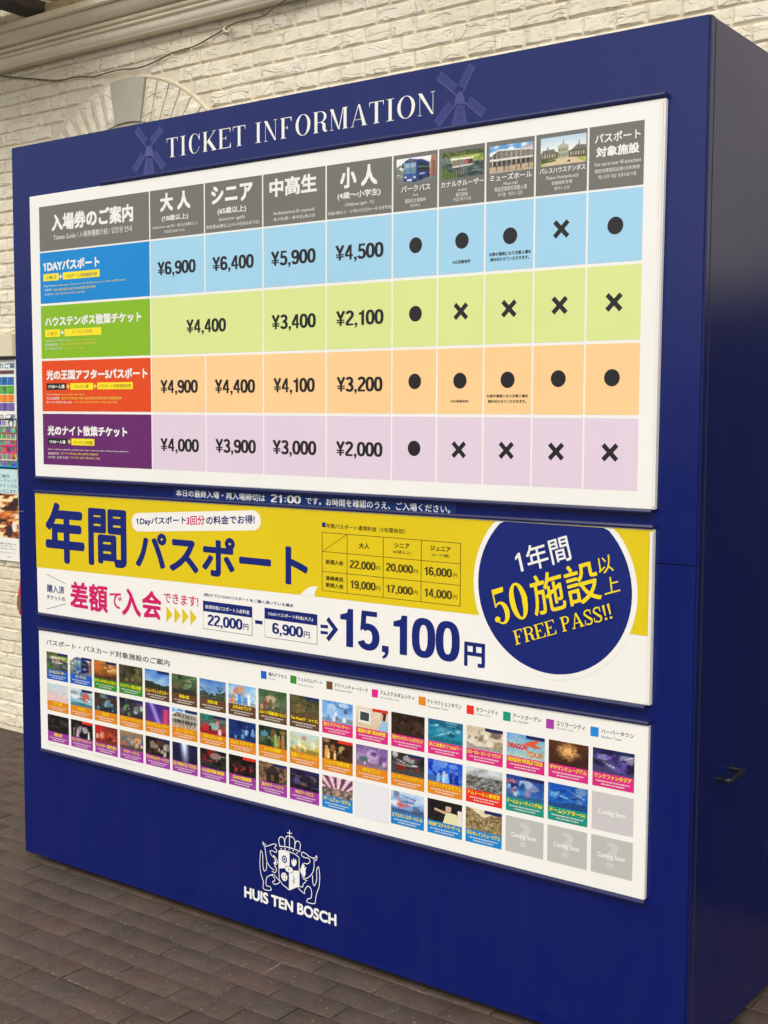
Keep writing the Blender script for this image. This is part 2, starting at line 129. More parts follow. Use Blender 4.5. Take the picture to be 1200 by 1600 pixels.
def bm_obj(name, bm, mat, parent=None, smooth=False):
    bmesh.ops.recalc_face_normals(bm, faces=bm.faces)
    me = bpy.data.meshes.new(name)
    bm.to_mesh(me); bm.free()
    if smooth:
        for p in me.polygons: p.use_smooth = True
    return link_mesh(name, me, parent, mat)

def add_box(bm, x0, y0, z0, x1, y1, z1, bevel=0.0):
    r = bmesh.ops.create_cube(bm, size=1)
    vs = r['verts']
    bmesh.ops.scale(bm, verts=vs, vec=(x1 - x0, y1 - y0, z1 - z0))
    bmesh.ops.translate(bm, verts=vs, vec=((x0 + x1) / 2, (y0 + y1) / 2, (z0 + z1) / 2))
    if bevel:
        es = list({e for v in vs for e in v.link_edges})
        bmesh.ops.bevel(bm, geom=es, offset=bevel, segments=2, affect='EDGES')

def box_obj(name, b, mat, parent=None, bevel=0.0):
    bm = bmesh.new(); add_box(bm, *b, bevel=bevel)
    return bm_obj(name, bm, mat, parent)

def tube_obj(name, pts, r, mat, parent=None, seg=8):
    cu = bpy.data.curves.new(name, 'CURVE'); cu.dimensions = '3D'
    sp = cu.splines.new('POLY'); sp.points.add(len(pts) - 1)
    for i, p in enumerate(pts): sp.points[i].co = (*p, 1)
    cu.bevel_depth = r; cu.bevel_resolution = 2; cu.use_fill_caps = True
    t = bpy.data.objects.new('t', cu)
    me = bpy.data.meshes.new_from_object(t)
    bpy.data.objects.remove(t)
    for p in me.polygons: p.use_smooth = True
    return link_mesh(name, me, parent, mat)

def smooth_path(pts, n=6):
    P = [Vector(p) for p in pts]; out = []
    for i in range(len(P) - 1):
        p0 = P[max(i - 1, 0)]; p1 = P[i]; p2 = P[i + 1]; p3 = P[min(i + 2, len(P) - 1)]
        for k in range(n):
            t = k / n
            out.append(0.5 * ((2 * p1) + (-p0 + p2) * t + (2 * p0 - 5 * p1 + 4 * p2 - p3) * t * t + (-p0 + 3 * p1 - 3 * p2 + p3) * t ** 3))
    out.append(P[-1])
    return out

# ---------------------------------------------------------------- materials
def new_mat(name):
    m = bpy.data.materials.new(name); m.use_nodes = True
    return m, m.node_tree, m.node_tree.nodes['Principled BSDF']

def N(nt, t, **kw):
    n = nt.nodes.new(t)
    for k, v in kw.items(): setattr(n, k, v)
    return n

def tex_noise(nt, scale, detail=4, rough=0.6, vec=None, dist=0.0):
    n = N(nt, 'ShaderNodeTexNoise'); n.inputs['Scale'].default_value = scale
    n.inputs['Detail'].default_value = detail; n.inputs['Roughness'].default_value = rough
    n.inputs['Distortion'].default_value = dist
    if vec: nt.links.new(vec, n.inputs['Vector'])
    return n

def ramp(nt, fac, stops):
    r = N(nt, 'ShaderNodeValToRGB')
    while len(r.color_ramp.elements) < len(stops): r.color_ramp.elements.new(0.5)
    for e, (p, c) in zip(r.color_ramp.elements, stops):
        e.position = p; e.color = (*c, 1) if len(c) == 3 else c
    nt.links.new(fac, r.inputs['Fac'])
    return r

def objcoord(nt, scale=(1, 1, 1), rot=(0, 0, 0), world_space=True):
    if world_space:
        g = N(nt, 'ShaderNodeNewGeometry'); o = g.outputs['Position']
    else:
        g = N(nt, 'ShaderNodeTexCoord'); o = g.outputs['Object']
    mp = N(nt, 'ShaderNodeMapping')
    mp.inputs['Scale'].default_value = scale; mp.inputs['Rotation'].default_value = rot
    nt.links.new(o, mp.inputs['Vector'])
    return mp.outputs['Vector']

def simple(name, col, rough=0.5, spec=0.5, metal=0.0, noise_amt=0.0, nscale=20, bump=0.0):
    m, nt, b = new_mat(name)
    b.inputs['Base Color'].default_value = (*col, 1)
    b.inputs['Roughness'].default_value = rough
    b.inputs['Specular IOR Level'].default_value = spec
    b.inputs['Metallic'].default_value = metal
    v = objcoord(nt)
    n = tex_noise(nt, nscale, 5, vec=v)
    if noise_amt:
        lo = tuple(c * (1 - noise_amt) for c in col); hi = tuple(min(1, c * (1 + noise_amt)) for c in col)
        r = ramp(nt, n.outputs['Fac'], [(0.3, lo), (0.7, hi)])
        nt.links.new(r.outputs['Color'], b.inputs['Base Color'])
    if bump:
        bp = N(nt, 'ShaderNodeBump'); bp.inputs['Strength'].default_value = bump; bp.inputs['Distance'].default_value = 0.002
        nt.links.new(n.outputs['Fac'], bp.inputs['Height']); nt.links.new(bp.outputs['Normal'], b.inputs['Normal'])
    return m

def mat_navy(name, col, rough, spec):
    m, nt, b = new_mat(name)
    v = objcoord(nt)
    n1 = tex_noise(nt, 1.6, 3, 0.5, v)
    r1 = ramp(nt, n1.outputs['Fac'], [(0.3, (rough - 0.03,) * 3), (0.7, (rough + 0.10,) * 3)])
    nt.links.new(r1.outputs['Color'], b.inputs['Roughness'])
    # drips, dust and rubbed patches
    v2 = objcoord(nt, (9, 9, 2.2))
    n2 = tex_noise(nt, 1.5, 6, 0.65, v2, 0.4)
    dust = tuple(c * 1.0 + 0.004 for c in col)
    r2 = ramp(nt, n2.outputs['Fac'], [(0.45, col), (0.8, dust)])
    n3 = tex_noise(nt, 260, 2, 0.5, v)
    r3 = ramp(nt, n3.outputs['Fac'], [(0.66, (0, 0, 0)), (0.70, (1, 1, 1))])
    n4 = tex_noise(nt, 3.2, 3, 0.5, v)
    r4 = ramp(nt, n4.outputs['Fac'], [(0.55, (0, 0, 0)), (0.75, (0.5,) * 3)])
    mm = N(nt, 'ShaderNodeMath', operation='MULTIPLY')
    nt.links.new(r3.outputs['Color'], mm.inputs[0]); nt.links.new(r4.outputs['Color'], mm.inputs[1])
    mix = N(nt, 'ShaderNodeMix', data_type='RGBA')
    nt.links.new(mm.outputs[0], mix.inputs['Factor']); nt.links.new(r2.outputs['Color'], mix.inputs['A'])
    mix.inputs['B'].default_value = (0.12, 0.14, 0.22, 1)
    vs_ = objcoord(nt, (3, 3, 26), (0, 0.35, 0))
    n7 = tex_noise(nt, 2.2, 6, 0.75, vs_, 0.2)
    r7 = ramp(nt, n7.outputs['Fac'], [(0.70, (0, 0, 0)), (0.74, (0.35,) * 3)])
    mixs = N(nt, 'ShaderNodeMix', data_type='RGBA')
    nt.links.new(r7.outputs['Color'], mixs.inputs['Factor']); nt.links.new(mix.outputs['Result'], mixs.inputs['A'])
    mixs.inputs['B'].default_value = (0.03, 0.045, 0.17, 1)
    nt.links.new(mixs.outputs['Result'], b.inputs['Base Color'])
    b.inputs['Specular IOR Level'].default_value = spec
    # gentle waviness of the sheet
    n5 = tex_noise(nt, 3.0, 2, 0.5, v)
    n6 = tex_noise(nt, 90, 3, 0.5, v)
    ad = N(nt, 'ShaderNodeMath', operation='MULTIPLY_ADD'); ad.inputs[1].default_value = 0.008
    nt.links.new(n6.outputs['Fac'], ad.inputs[0]); nt.links.new(n5.outputs['Fac'], ad.inputs[2])
    bp = N(nt, 'ShaderNodeBump'); bp.inputs['Strength'].default_value = 0.12; bp.inputs['Distance'].default_value = 0.01
    nt.links.new(ad.outputs[0], bp.inputs['Height']); nt.links.new(bp.outputs['Normal'], b.inputs['Normal'])
    return m

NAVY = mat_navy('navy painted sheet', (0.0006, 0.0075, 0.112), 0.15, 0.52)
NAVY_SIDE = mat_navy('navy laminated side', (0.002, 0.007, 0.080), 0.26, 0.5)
NAVY_RAIL = simple('navy rail', (0.012, 0.017, 0.085), 0.35, 0.5)
BLACK = simple('black satin metal', (0.012, 0.012, 0.013), 0.35, 0.5)
BLACKGAP = simple('dark plinth', (0.008, 0.008, 0.009), 0.8, 0.2)

def mat_print(name, rough):
    m, nt, b = new_mat(name)
    a = N(nt, 'ShaderNodeAttribute'); a.attribute_name = 'ink'
    v = objcoord(nt)
    n = tex_noise(nt, 2.5, 4, 0.6, v)
    r = ramp(nt, n.outputs['Fac'], [(0.3, (0.955, 0.955, 0.95)), (0.7, (1, 1, 1))])
    mx = N(nt, 'ShaderNodeMix', data_type='RGBA', blend_type='MULTIPLY'); mx.inputs['Factor'].default_value = 1
    nt.links.new(a.outputs['Color'], mx.inputs['A']); nt.links.new(r.outputs['Color'], mx.inputs['B'])
    nt.links.new(mx.outputs['Result'], b.inputs['Base Color'])
    b.inputs['Roughness'].default_value = rough
    b.inputs['Specular IOR Level'].default_value = 0.5
    n2 = tex_noise(nt, 2.0, 2, 0.5, v)
    bp = N(nt, 'ShaderNodeBump'); bp.inputs['Strength'].default_value = 0.2; bp.inputs['Distance'].default_value = 0.01
    nt.links.new(n2.outputs['Fac'], bp.inputs['Height']); nt.links.new(bp.outputs['Normal'], b.inputs['Normal'])
    return m
PRINT = mat_print('printed laminate', 0.30)
PAPER = mat_print('printed paper', 0.6)

def mat_brick():
    m, nt, b = new_mat('cream painted brick')
    oi = N(nt, 'ShaderNodeObjectInfo')
    v = objcoord(nt)
    n1 = tex_noise(nt, 1.3, 6, 0.65, v)
    n2 = tex_noise(nt, 22, 6, 0.7, v, 0.5)
    base = ramp(nt, n1.outputs['Fac'], [(0.25, (0.72, 0.66, 0.50)), (0.55, (0.81, 0.76, 0.61)), (0.8, (0.86, 0.82, 0.69))])
    dirt = ramp(nt, n2.outputs['Fac'], [(0.30, (0.84, 0.80, 0.72)), (0.50, (1, 1, 1))])
    mx = N(nt, 'ShaderNodeMix', data_type='RGBA', blend_type='MULTIPLY'); mx.inputs['Factor'].default_value = 0.8
    nt.links.new(base.outputs['Color'], mx.inputs['A']); nt.links.new(dirt.outputs['Color'], mx.inputs['B'])
    rr = ramp(nt, oi.outputs['Random'], [(0.0, (0.94, 0.93, 0.90)), (1.0, (1, 1, 1))])
    mx2 = N(nt, 'ShaderNodeMix', data_type='RGBA', blend_type='MULTIPLY'); mx2.inputs['Factor'].default_value = 1
    nt.links.new(mx.outputs['Result'], mx2.inputs['A']); nt.links.new(rr.outputs['Color'], mx2.inputs['B'])
    nt.links.new(mx2.outputs['Result'], b.inputs['Base Color'])
    b.inputs['Roughness'].default_value = 0.62
    b.inputs['Specular IOR Level'].default_value = 0.3
    # chiselled face: slanting torn ridges plus fine grit
    v2 = objcoord(nt, (7, 7, 20), (0, math.radians(-24), 0))
    r1 = N(nt, 'ShaderNodeTexNoise'); r1.inputs['Scale'].default_value = 1.0; r1.inputs['Detail'].default_value = 3.5
    r1.inputs['Roughness'].default_value = 0.55; r1.inputs['Distortion'].default_value = 1.2
    nt.links.new(v2, r1.inputs['Vector'])
    rid = ramp(nt, r1.outputs['Fac'], [(0.0, (0.1,) * 3), (0.40, (0.30,) * 3), (0.435, (0.85,) * 3), (0.56, (0.78,) * 3), (0.585, (1, 1, 1)), (1.0, (0.9,) * 3)])
    ad = N(nt, 'ShaderNodeMath', operation='MULTIPLY_ADD'); ad.inputs[1].default_value = 0.18
    nt.links.new(n2.outputs['Fac'], ad.inputs[0]); nt.links.new(rid.outputs['Color'], ad.inputs[2])
    n3 = tex_noise(nt, 240, 3, 0.6, v)
    ad2 = N(nt, 'ShaderNodeMath', operation='MULTIPLY_ADD'); ad2.inputs[1].default_value = 0.05
    nt.links.new(n3.outputs['Fac'], ad2.inputs[0]); nt.links.new(ad.outputs[0], ad2.inputs[2])
    bp = N(nt, 'ShaderNodeBump'); bp.inputs['Strength'].default_value = 1.0; bp.inputs['Distance'].default_value = 0.0065
    nt.links.new(ad2.outputs[0], bp.inputs['Height']); nt.links.new(bp.outputs['Normal'], b.inputs['Normal'])
    return m
BRICK = mat_brick()
MORTAR = simple('cream painted mortar', (0.68, 0.61, 0.46), 0.8, 0.2, noise_amt=0.10, nscale=30, bump=0.4)
RENDER = simple('grey cream render', (0.43, 0.42, 0.34), 0.7, 0.3, noise_amt=0.06, nscale=9, bump=0.15)
CORNICE = simple('cream gloss cornice paint', (0.87, 0.80, 0.62), 0.28, 0.5, noise_amt=0.06, nscale=6, bump=0.1)
SOFFIT = simple('tan canvas awning', (0.64, 0.55, 0.40), 0.6, 0.3, noise_amt=0.08, nscale=5)
SOFFIT_W = simple('white canvas awning', (0.75, 0.72, 0.62), 0.7, 0.2, noise_amt=0.04, nscale=5)
_nt = SOFFIT_W.node_tree; _tr = _nt.nodes.new('ShaderNodeBsdfTranslucent'); _tr.inputs['Color'].default_value = (0.62, 0.58, 0.48, 1)
_mx = _nt.nodes.new('ShaderNodeMixShader'); _mx.inputs[0].default_value = 0.7
_nt.links.new(_nt.nodes['Principled BSDF'].outputs[0], _mx.inputs[1]); _nt.links.new(_tr.outputs[0], _mx.inputs[2])
_nt.links.new(_mx.outputs[0], _nt.nodes['Material Output'].inputs['Surface'])
_nt = SOFFIT.node_tree; _tr = _nt.nodes.new('ShaderNodeBsdfTranslucent'); _tr.inputs['Color'].default_value = (0.50, 0.42, 0.29, 1)
_mx = _nt.nodes.new('ShaderNodeMixShader'); _mx.inputs[0].default_value = 0.45
_nt.links.new(_nt.nodes['Principled BSDF'].outputs[0], _mx.inputs[1]); _nt.links.new(_tr.outputs[0], _mx.inputs[2])
_nt.links.new(_mx.outputs[0], _nt.nodes['Material Output'].inputs['Surface'])
BEAM = simple('charcoal beam paint', (0.11, 0.11, 0.135), 0.5, 0.4, noise_amt=0.15, nscale=8)
BLUEP = simple('blue fascia paint', (0.012, 0.035, 0.14), 0.45, 0.4)
RED = simple('red nylon', (0.62, 0.02, 0.025), 0.45, 0.4, noise_amt=0.15, nscale=30, bump=0.4)
LEATHER = simple('brown leather', (0.23, 0.12, 0.05), 0.5, 0.4, noise_amt=0.2, nscale=60)
TAN = simple('tan leather', (0.62, 0.30, 0.16), 0.5, 0.4, noise_amt=0.1, nscale=60)
CABLE_M = simple('grey brown cable sheath', (0.12, 0.095, 0.06), 0.5, 0.4)
HOOK_M = simple('painted iron hook', (0.66, 0.60, 0.45), 0.4, 0.5)
FRAME_W = simple('white frame', (0.78, 0.77, 0.73), 0.4, 0.5)
FRAME_K = simple('black frame', (0.01, 0.01, 0.01), 0.4, 0.5)

def mat_paver():
    m, nt, b = new_mat('brown clay paver')
    oi = N(nt, 'ShaderNodeObjectInfo')
    v = objcoord(nt)
    per = ramp(nt, oi.outputs['Random'], [(0.0, (0.099, 0.071, 0.056)), (0.35, (0.103, 0.074, 0.059)), (0.7, (0.097, 0.073, 0.061)), (1.0, (0.108, 0.075, 0.059))])
    n1 = tex_noise(nt, 14, 7, 0.72, v, 0.3)
    r1 = ramp(nt, n1.outputs['Fac'], [(0.3, (0.78, 0.77, 0.76)), (0.62, (1.08, 1.06, 1.03))])
    mx = N(nt, 'ShaderNodeMix', data_type='RGBA', blend_type='MULTIPLY'); mx.inputs['Factor'].default_value = 1
    nt.links.new(per.outputs['Color'], mx.inputs['A']); nt.links.new(r1.outputs['Color'], mx.inputs['B'])
    # dark wet-looking stains
    n2 = tex_noise(nt, 2.6, 8, 0.68, v, 0.4)
    r2 = ramp(nt, n2.outputs['Fac'], [(0.33, (0.66, 0.64, 0.60)), (0.40, (0.88, 0.88, 0.86)), (0.60, (1.04, 1.03, 1.02))])
    mx2 = N(nt, 'ShaderNodeMix', data_type='RGBA', blend_type='MULTIPLY'); mx2.inputs['Factor'].default_value = 1
    nh = tex_noise(nt, 4.5, 4, 0.6, objcoord(nt, (1, 1, 1), (0, 0, 1.1)), 0.3)
    rh = ramp(nt, nh.outputs['Fac'], [(0.32, (0.90, 0.97, 1.0)), (0.5, (1.0, 1.0, 1.0)), (0.68, (1.12, 1.0, 0.95))])
    mh = N(nt, 'ShaderNodeMix', data_type='RGBA', blend_type='MULTIPLY'); mh.inputs['Factor'].default_value = 1
    nt.links.new(mx.outputs['Result'], mh.inputs['A']); nt.links.new(rh.outputs['Color'], mh.inputs['B'])
    nt.links.new(mh.outputs['Result'], mx2.inputs['A']); nt.links.new(r2.outputs['Color'], mx2.inputs['B'])
    # pale grit specks
    n3 = tex_noise(nt, 75, 2, 0.5, v)
    r3 = ramp(nt, n3.outputs['Fac'], [(0.66, (0, 0, 0)), (0.70, (1, 1, 1))])
    mx3 = N(nt, 'ShaderNodeMix', data_type='RGBA')
    nt.links.new(r3.outputs['Color'], mx3.inputs['Factor']); nt.links.new(mx2.outputs['Result'], mx3.inputs['A'])
    mx3.inputs['B'].default_value = (0.19, 0.165, 0.14, 1)
    nt.links.new(mx3.outputs['Result'], b.inputs['Base Color'])
    b.inputs['Roughness'].default_value = 0.72
    b.inputs['Specular IOR Level'].default_value = 0.35
    n4 = tex_noise(nt, 120, 5, 0.7, v)
    ad = N(nt, 'ShaderNodeMath', operation='MULTIPLY_ADD'); ad.inputs[1].default_value = 0.4
    nt.links.new(n4.outputs['Fac'], ad.inputs[0]); nt.links.new(n1.outputs['Fac'], ad.inputs[2])
    bp = N(nt, 'ShaderNodeBump'); bp.inputs['Strength'].default_value = 0.5; bp.inputs['Distance'].default_value = 0.0025
    nt.links.new(ad.outputs[0], bp.inputs['Height']); nt.links.new(bp.outputs['Normal'], b.inputs['Normal'])
    return m
PAVER = mat_paver()

def mat_sand():
    m, nt, b = new_mat('sandy joint filling')
    v = objcoord(nt)
    n = tex_noise(nt, 5, 5, 0.7, v, 0.6)
    n2 = tex_noise(nt, 160, 4, 0.7, v)
    r = ramp(nt, n.outputs['Fac'], [(0.38, (0.012, 0.010, 0.008)), (0.46, (0.055, 0.042, 0.034)), (0.58, (0.105, 0.080, 0.064)), (0.66, (0.27, 0.23, 0.18))])
    r2 = ramp(nt, n2.outputs['Fac'], [(0.3, (0.6,) * 3), (0.7, (1.1,) * 3)])
    mx = N(nt, 'ShaderNodeMix', data_type='RGBA', blend_type='MULTIPLY'); mx.inputs['Factor'].default_value = 1
    nt.links.new(r.outputs['Color'], mx.inputs['A']); nt.links.new(r2.outputs['Color'], mx.inputs['B'])
    nt.links.new(mx.outputs['Result'], b.inputs['Base Color'])
    b.inputs['Roughness'].default_value = 0.95
    return m
SAND = mat_sand()

def mat_ground_far():
    m, nt, b = new_mat('distant brick paving')
    v = objcoord(nt)
    br = N(nt, 'ShaderNodeTexBrick')
    br.inputs['Scale'].default_value = 1; br.inputs['Brick Width'].default_value = 0.209; br.inputs['Row Height'].default_value = 0.0875
    br.inputs['Mortar Size'].default_value = 0.002
    br.inputs['Color1'].default_value = (0.066, 0.053, 0.045, 1); br.inputs['Color2'].default_value = (0.082, 0.064, 0.053, 1)
    br.inputs['Mortar'].default_value = (0.04, 0.034, 0.028, 1)
    nt.links.new(v, br.inputs['Vector']); nt.links.new(br.outputs['Color'], b.inputs['Base Color'])
    b.inputs['Roughness'].default_value = 0.8
    return m
GROUND = mat_ground_far()

# ================================================================ SETTING: ground and paving
bm = bmesh.new(); bmesh.ops.create_grid(bm, x_segments=2, y_segments=2, size=400)
g = bm_obj('ground', bm, GROUND); g.location.z = -0.020
tag(g, kind='structure')
bm = bmesh.new(); add_box(bm, -3.6, -1.8, -0.016, 4.2, 1.5, -0.0022)
pavement = bm_obj('pavement', bm, SAND); tag(pavement, kind='structure')

PX, PYJ = 0.2087, 0.0874
def paver_bm(L, W, seed, bm=None, off=(0, 0, 0), tilt=(0, 0)):
    rnd = random.Random(seed)
    bm = bm or bmesh.new()
    gx = (0, 0.012, 0.5, 0.988, 1); gy = (0, 0.03, 0.97, 1)
    nx, ny = 4, 3
    def top(i, j):
        x = -L / 2 + L * gx[i]; y = -W / 2 + W * gy[j]
        edge = (i in (0, nx)) + (j in (0, ny))
        z = (-0.0010 if edge == 1 else -0.0022 if edge == 2 else 0) + rnd.uniform(-0.0002, 0.0002)
        if edge: x += rnd.uniform(-0.0009, 0.0009); y += rnd.uniform(-0.0008, 0.0008)
        if edge == 2:
            x *= 0.994; y *= 0.985
        return bm.verts.new((x + off[0], y + off[1], z + off[2] + tilt[0] * x + tilt[1] * y))
    G = [[top(i, j) for j in range(ny + 1)] for i in range(nx + 1)]
    for i in range(nx):
        for j in range(ny):
            bm.faces.new((G[i][j], G[i + 1][j], G[i + 1][j + 1], G[i][j + 1]))
    ring = [G[i][0] for i in range(nx + 1)] + [G[nx][j] for j in range(1, ny + 1)] + [G[i][ny] for i in range(nx - 1, -1, -1)] + [G[0][j] for j in range(ny - 1, 0, -1)]
    low = [bm.verts.new((v.co.x, v.co.y, off[2] - 0.012)) for v in ring]
    for k in range(len(ring)):
        bm.faces.new((ring[k], low[k], low[(k + 1) % len(ring)], ring[(k + 1) % len(ring)]))
    return bm
pav_meshes = []
for s in range(10):
    b_ = paver_bm(PX - 0.0026, PYJ - 0.0024, 100 + s)
    bmesh.ops.recalc_face_normals(b_, faces=b_.faces)
    me = bpy.data.meshes.new('paver'); b_.to_mesh(me); b_.free(); me.materials.append(PAVER)
    for p in me.polygons: p.use_smooth = len(p.vertices) == 4 and p.normal.z > 0.5
    pav_meshes.append(me)
def paver_seen(x, y):
    if x < -1.95 or y > 1.03: return False
    if 0.06 < x < 2.3 and y > 0.1: return False
    if x < 0.05: return y > -0.50 - (x + 0.35) * 1.05 - 0.35 * (x > -.35) or (y > 0.0 and x > -1.75 and x + y > -1.2)
    return True
rest = bmesh.new()
pcount = 0
cands = []
cx, cy, cz = cam.location
import itertools
Minv = (Matrix.Translation(cam.location) @ cam.rotation_euler.to_matrix().to_4x4()).inverted()
def in_frame(p, m=0.06):                      # which pieces the picture shows (only decides: own object or joined rest)
    q = Minv @ Vector(p)
    if q.z > -0.05: return False
    return abs(1950.18 * q.x / -q.z) < 600 * (1 + m) and abs(1950.18 * q.y / -q.z) < 800 * (1 + m)
for r in range(-19, 15):
    yc = -0.214 + 0.0874 * r + 0.0
    offx = 0.410 if r % 2 == 0 else 0.5145
    for c in range(-20, 19):
        xc = offx + PX * c
        if not (-3.5 < xc < 4.1 and -1.75 < yc < 1.1): continue
        if 0.14 < xc < 2.25 and 0.16 < yc: continue
        dz = random.uniform(-0.0015, 0.0012)
        tl = (random.uniform(-0.01, 0.01), random.uniform(-0.015, 0.015))
        vis = in_frame((xc, yc, 0)) and not (xc > 0.15 and xc < 2.3 and yc > 0.03 and False)
        if vis and pcount < 290:
            o = bpy.data.objects.new('paver', random.choice(pav_meshes)); COL.objects.link(o)
            o.parent = pavement
            o.location = (xc, yc, dz)
            o.rotation_euler = (tl[1], -tl[0], random.uniform(-0.008, 0.008) + (math.pi if random.random() < .5 else 0))
            pcount += 1
        else:
            paver_bm(PX - 0.0026, PYJ - 0.0024, r * 97 + c, rest, (xc, yc, dz), (0, 0))
o = bm_obj('paver', rest, PAVER, pavement); o['kind'] = 'stuff'

# ================================================================ SETTING: the brick wall
YW = 1.042
wall = empty('brick_wall', (0, YW, 0))
tag(wall, 'cream painted rough brick wall with an arch behind the blue board', 'wall')
def to_wall(o): o.parent = wall; o.matrix_parent_inverse = Matrix.Translation((0, -YW, 0)); return o
to_wall(box_obj('wall_core', (-5.0, YW + 0.0025, -0.02, 6.0, YW + 0.30, 4.2), MORTAR))
ACX, ACZ, ARO, ARI = -0.591, 2.276, 0.659, 0.475
CP = 0.0592
def brick_bm(L, H, seed, bm=None, off=(0, 0, 0)):
    rnd = random.Random(seed)
    bm = bm or bmesh.new()
    nx, nz = (5, 3)
    ph = rnd.uniform(0, 50)
    bx = 0.007 / L; gx = (0, bx, .35, .68, 1 - bx, 1); gz = (0, 0.11, 0.89, 1)
    def pt(i, j):
        x = -L / 2 + L * gx[i]; z = -H / 2 + H * gz[j]
        edge = (i in (0, nx)) or (j in (0, nz))
        d = noise.noise(Vector((x * 16 + ph, z * 30, seed * 3.1))) * 0.0035
        y = (0.0005 if edge else -0.0060) - d * (0.4 if edge else 1)
        if not edge: z += rnd.uniform(-0.003, 0.003); x += rnd.uniform(-0.004, 0.004)
        else:
            z += rnd.uniform(-0.0013, 0.0013); x += rnd.uniform(-0.0014, 0.0014)
        return bm.verts.new((x + off[0], y + off[1], z + off[2]))
    G = [[pt(i, j) for j in range(nz + 1)] for i in range(nx + 1)]
    for i in range(nx):
        for j in range(nz):
            bm.faces.new((G[i][j], G[i + 1][j], G[i + 1][j + 1], G[i][j + 1]))
    ring = [G[i][0] for i in range(nx + 1)] + [G[nx][j] for j in range(1, nz + 1)] + [G[i][nz] for i in range(nx - 1, -1, -1)] + [G[0][j] for j in range(nz - 1, 0, -1)]
    low = [bm.verts.new((v.co.x + (0.0012 if v.co.x > off[0] else -0.0012), off[1] + 0.012, v.co.z + (0.001 if v.co.z > off[2] else -0.001))) for v in ring]
    for k in range(len(ring)):
        bm.faces.new((ring[k], ring[(k + 1) % len(ring)], low[(k + 1) % len(ring)], low[k]))
    return bm
def mk_bricks(L, n, s0):
    out = []
    for s in range(n):
        b_ = brick_bm(L, CP - 0.0062, s0 + s)
        bmesh.ops.recalc_face_normals(b_, faces=b_.faces)
        me = bpy.data.meshes.new('brick'); b_.to_mesh(me); b_.free(); me.materials.append(BRICK)
        out.append(me)
    return out
STR = mk_bricks(0.22 - 0.0062, 12, 10)
HDR = mk_bricks(0.11 - 0.0062, 12, 60)
rest = bmesh.new(); bcount = 0
def hidden(x, z):                            # behind the board, seen from where the photographer stands
    t = (0 - cy) / (YW - cy)
    fx = cx + (x - cx) * t; fz = cz + (z - cz) * t
    if 0.03 < fx < 2.4 and 0.05 < fz < 2.36: return True
    return False
for k in range(-48, 20):
    zc = 2.8335 + CP * k
    if zc < 0.0: continue
    stretch = k % 2 == 0
    L = 0.22 if stretch else 0.11
    x_off = (0.061 + (0.11 if k % 4 == 2 else 0.0)) if stretch else 0.065
    n0 = int((-3.6 - x_off) / L); n1 = int((4.4 - x_off) / L)
    for n in range(n0, n1):
        xc = x_off + L * n + (0 if stretch else 0)
        r = math.hypot(xc - ACX, zc - ACZ)
        half = L / 2
        if math.hypot(max(abs(xc - ACX) - half, 0), zc - CP / 2 - ACZ) < ARO + 0.006 and zc > ACZ - 0.02 and abs(xc - ACX) < ARO + half:
            # cut short against the arch
            if r < ARO: continue
            dz = zc - ACZ
            lim = math.sqrt(max((ARO + 0.012) ** 2 - max(dz - 0.02, 0) ** 2, 0))
            if xc < ACX: a, b = xc - half, min(xc + half, ACX - lim)
            else: a, b = max(xc - half, ACX + lim), xc + half
            if b - a < 0.035: continue
            bb = brick_bm(b - a - 0.006, CP - 0.0062, int(k * 31 + n), None, (0, 0, 0))
            o = bm_obj('brick', bb, BRICK); to_wall(o)
            o.location = ((a + b) / 2, YW, zc)
            bcount += 1
            continue
        vis = in_frame((xc, YW, zc), 0.10) and not hidden(xc, zc) and not (xc < -1.40 and 0.86 < zc < 1.80)
        yj = random.uniform(-0.0015, 0.002)
        if vis and bcount < 292:
            o = bpy.data.objects.new('brick', random.choice(STR if stretch else HDR)); COL.objects.link(o); to_wall(o)
            o.location = (xc + random.uniform(-0.0015, 0.0015), YW + yj, zc + random.uniform(-0.001, 0.001))
            if random.random() < 0.5: o.rotation_euler = (0, math.pi, 0)
            bcount += 1
        else:
            brick_bm(L - 0.006, CP - 0.0062, k * 131 + n, rest, (xc, YW, zc))
o = bm_obj('brick', rest, BRICK); to_wall(o); o['kind'] = 'stuff'
# added door-shaped panel right of the board, out of view, darkening its side's reflection
to_wall(box_obj('unseen_panel_edge', (2.46, YW - 0.030, 0.0, 2.52, YW + 0.004, 1.90), simple('navy unseen panel', (0.010, 0.014, 0.035), 0.4, 0.4)))
to_wall(box_obj('unseen_dark_panel', (2.52, YW - 0.020, 0.0, 3.72, YW + 0.002, 1.86), simple('dark unseen panel', (0.010, 0.012, 0.022), 0.4, 0.4)))
to_wall(box_obj('unseen_panel_cap', (2.46, YW - 0.036, 1.90, 3.78, YW + 0.004, 1.98), RENDER))
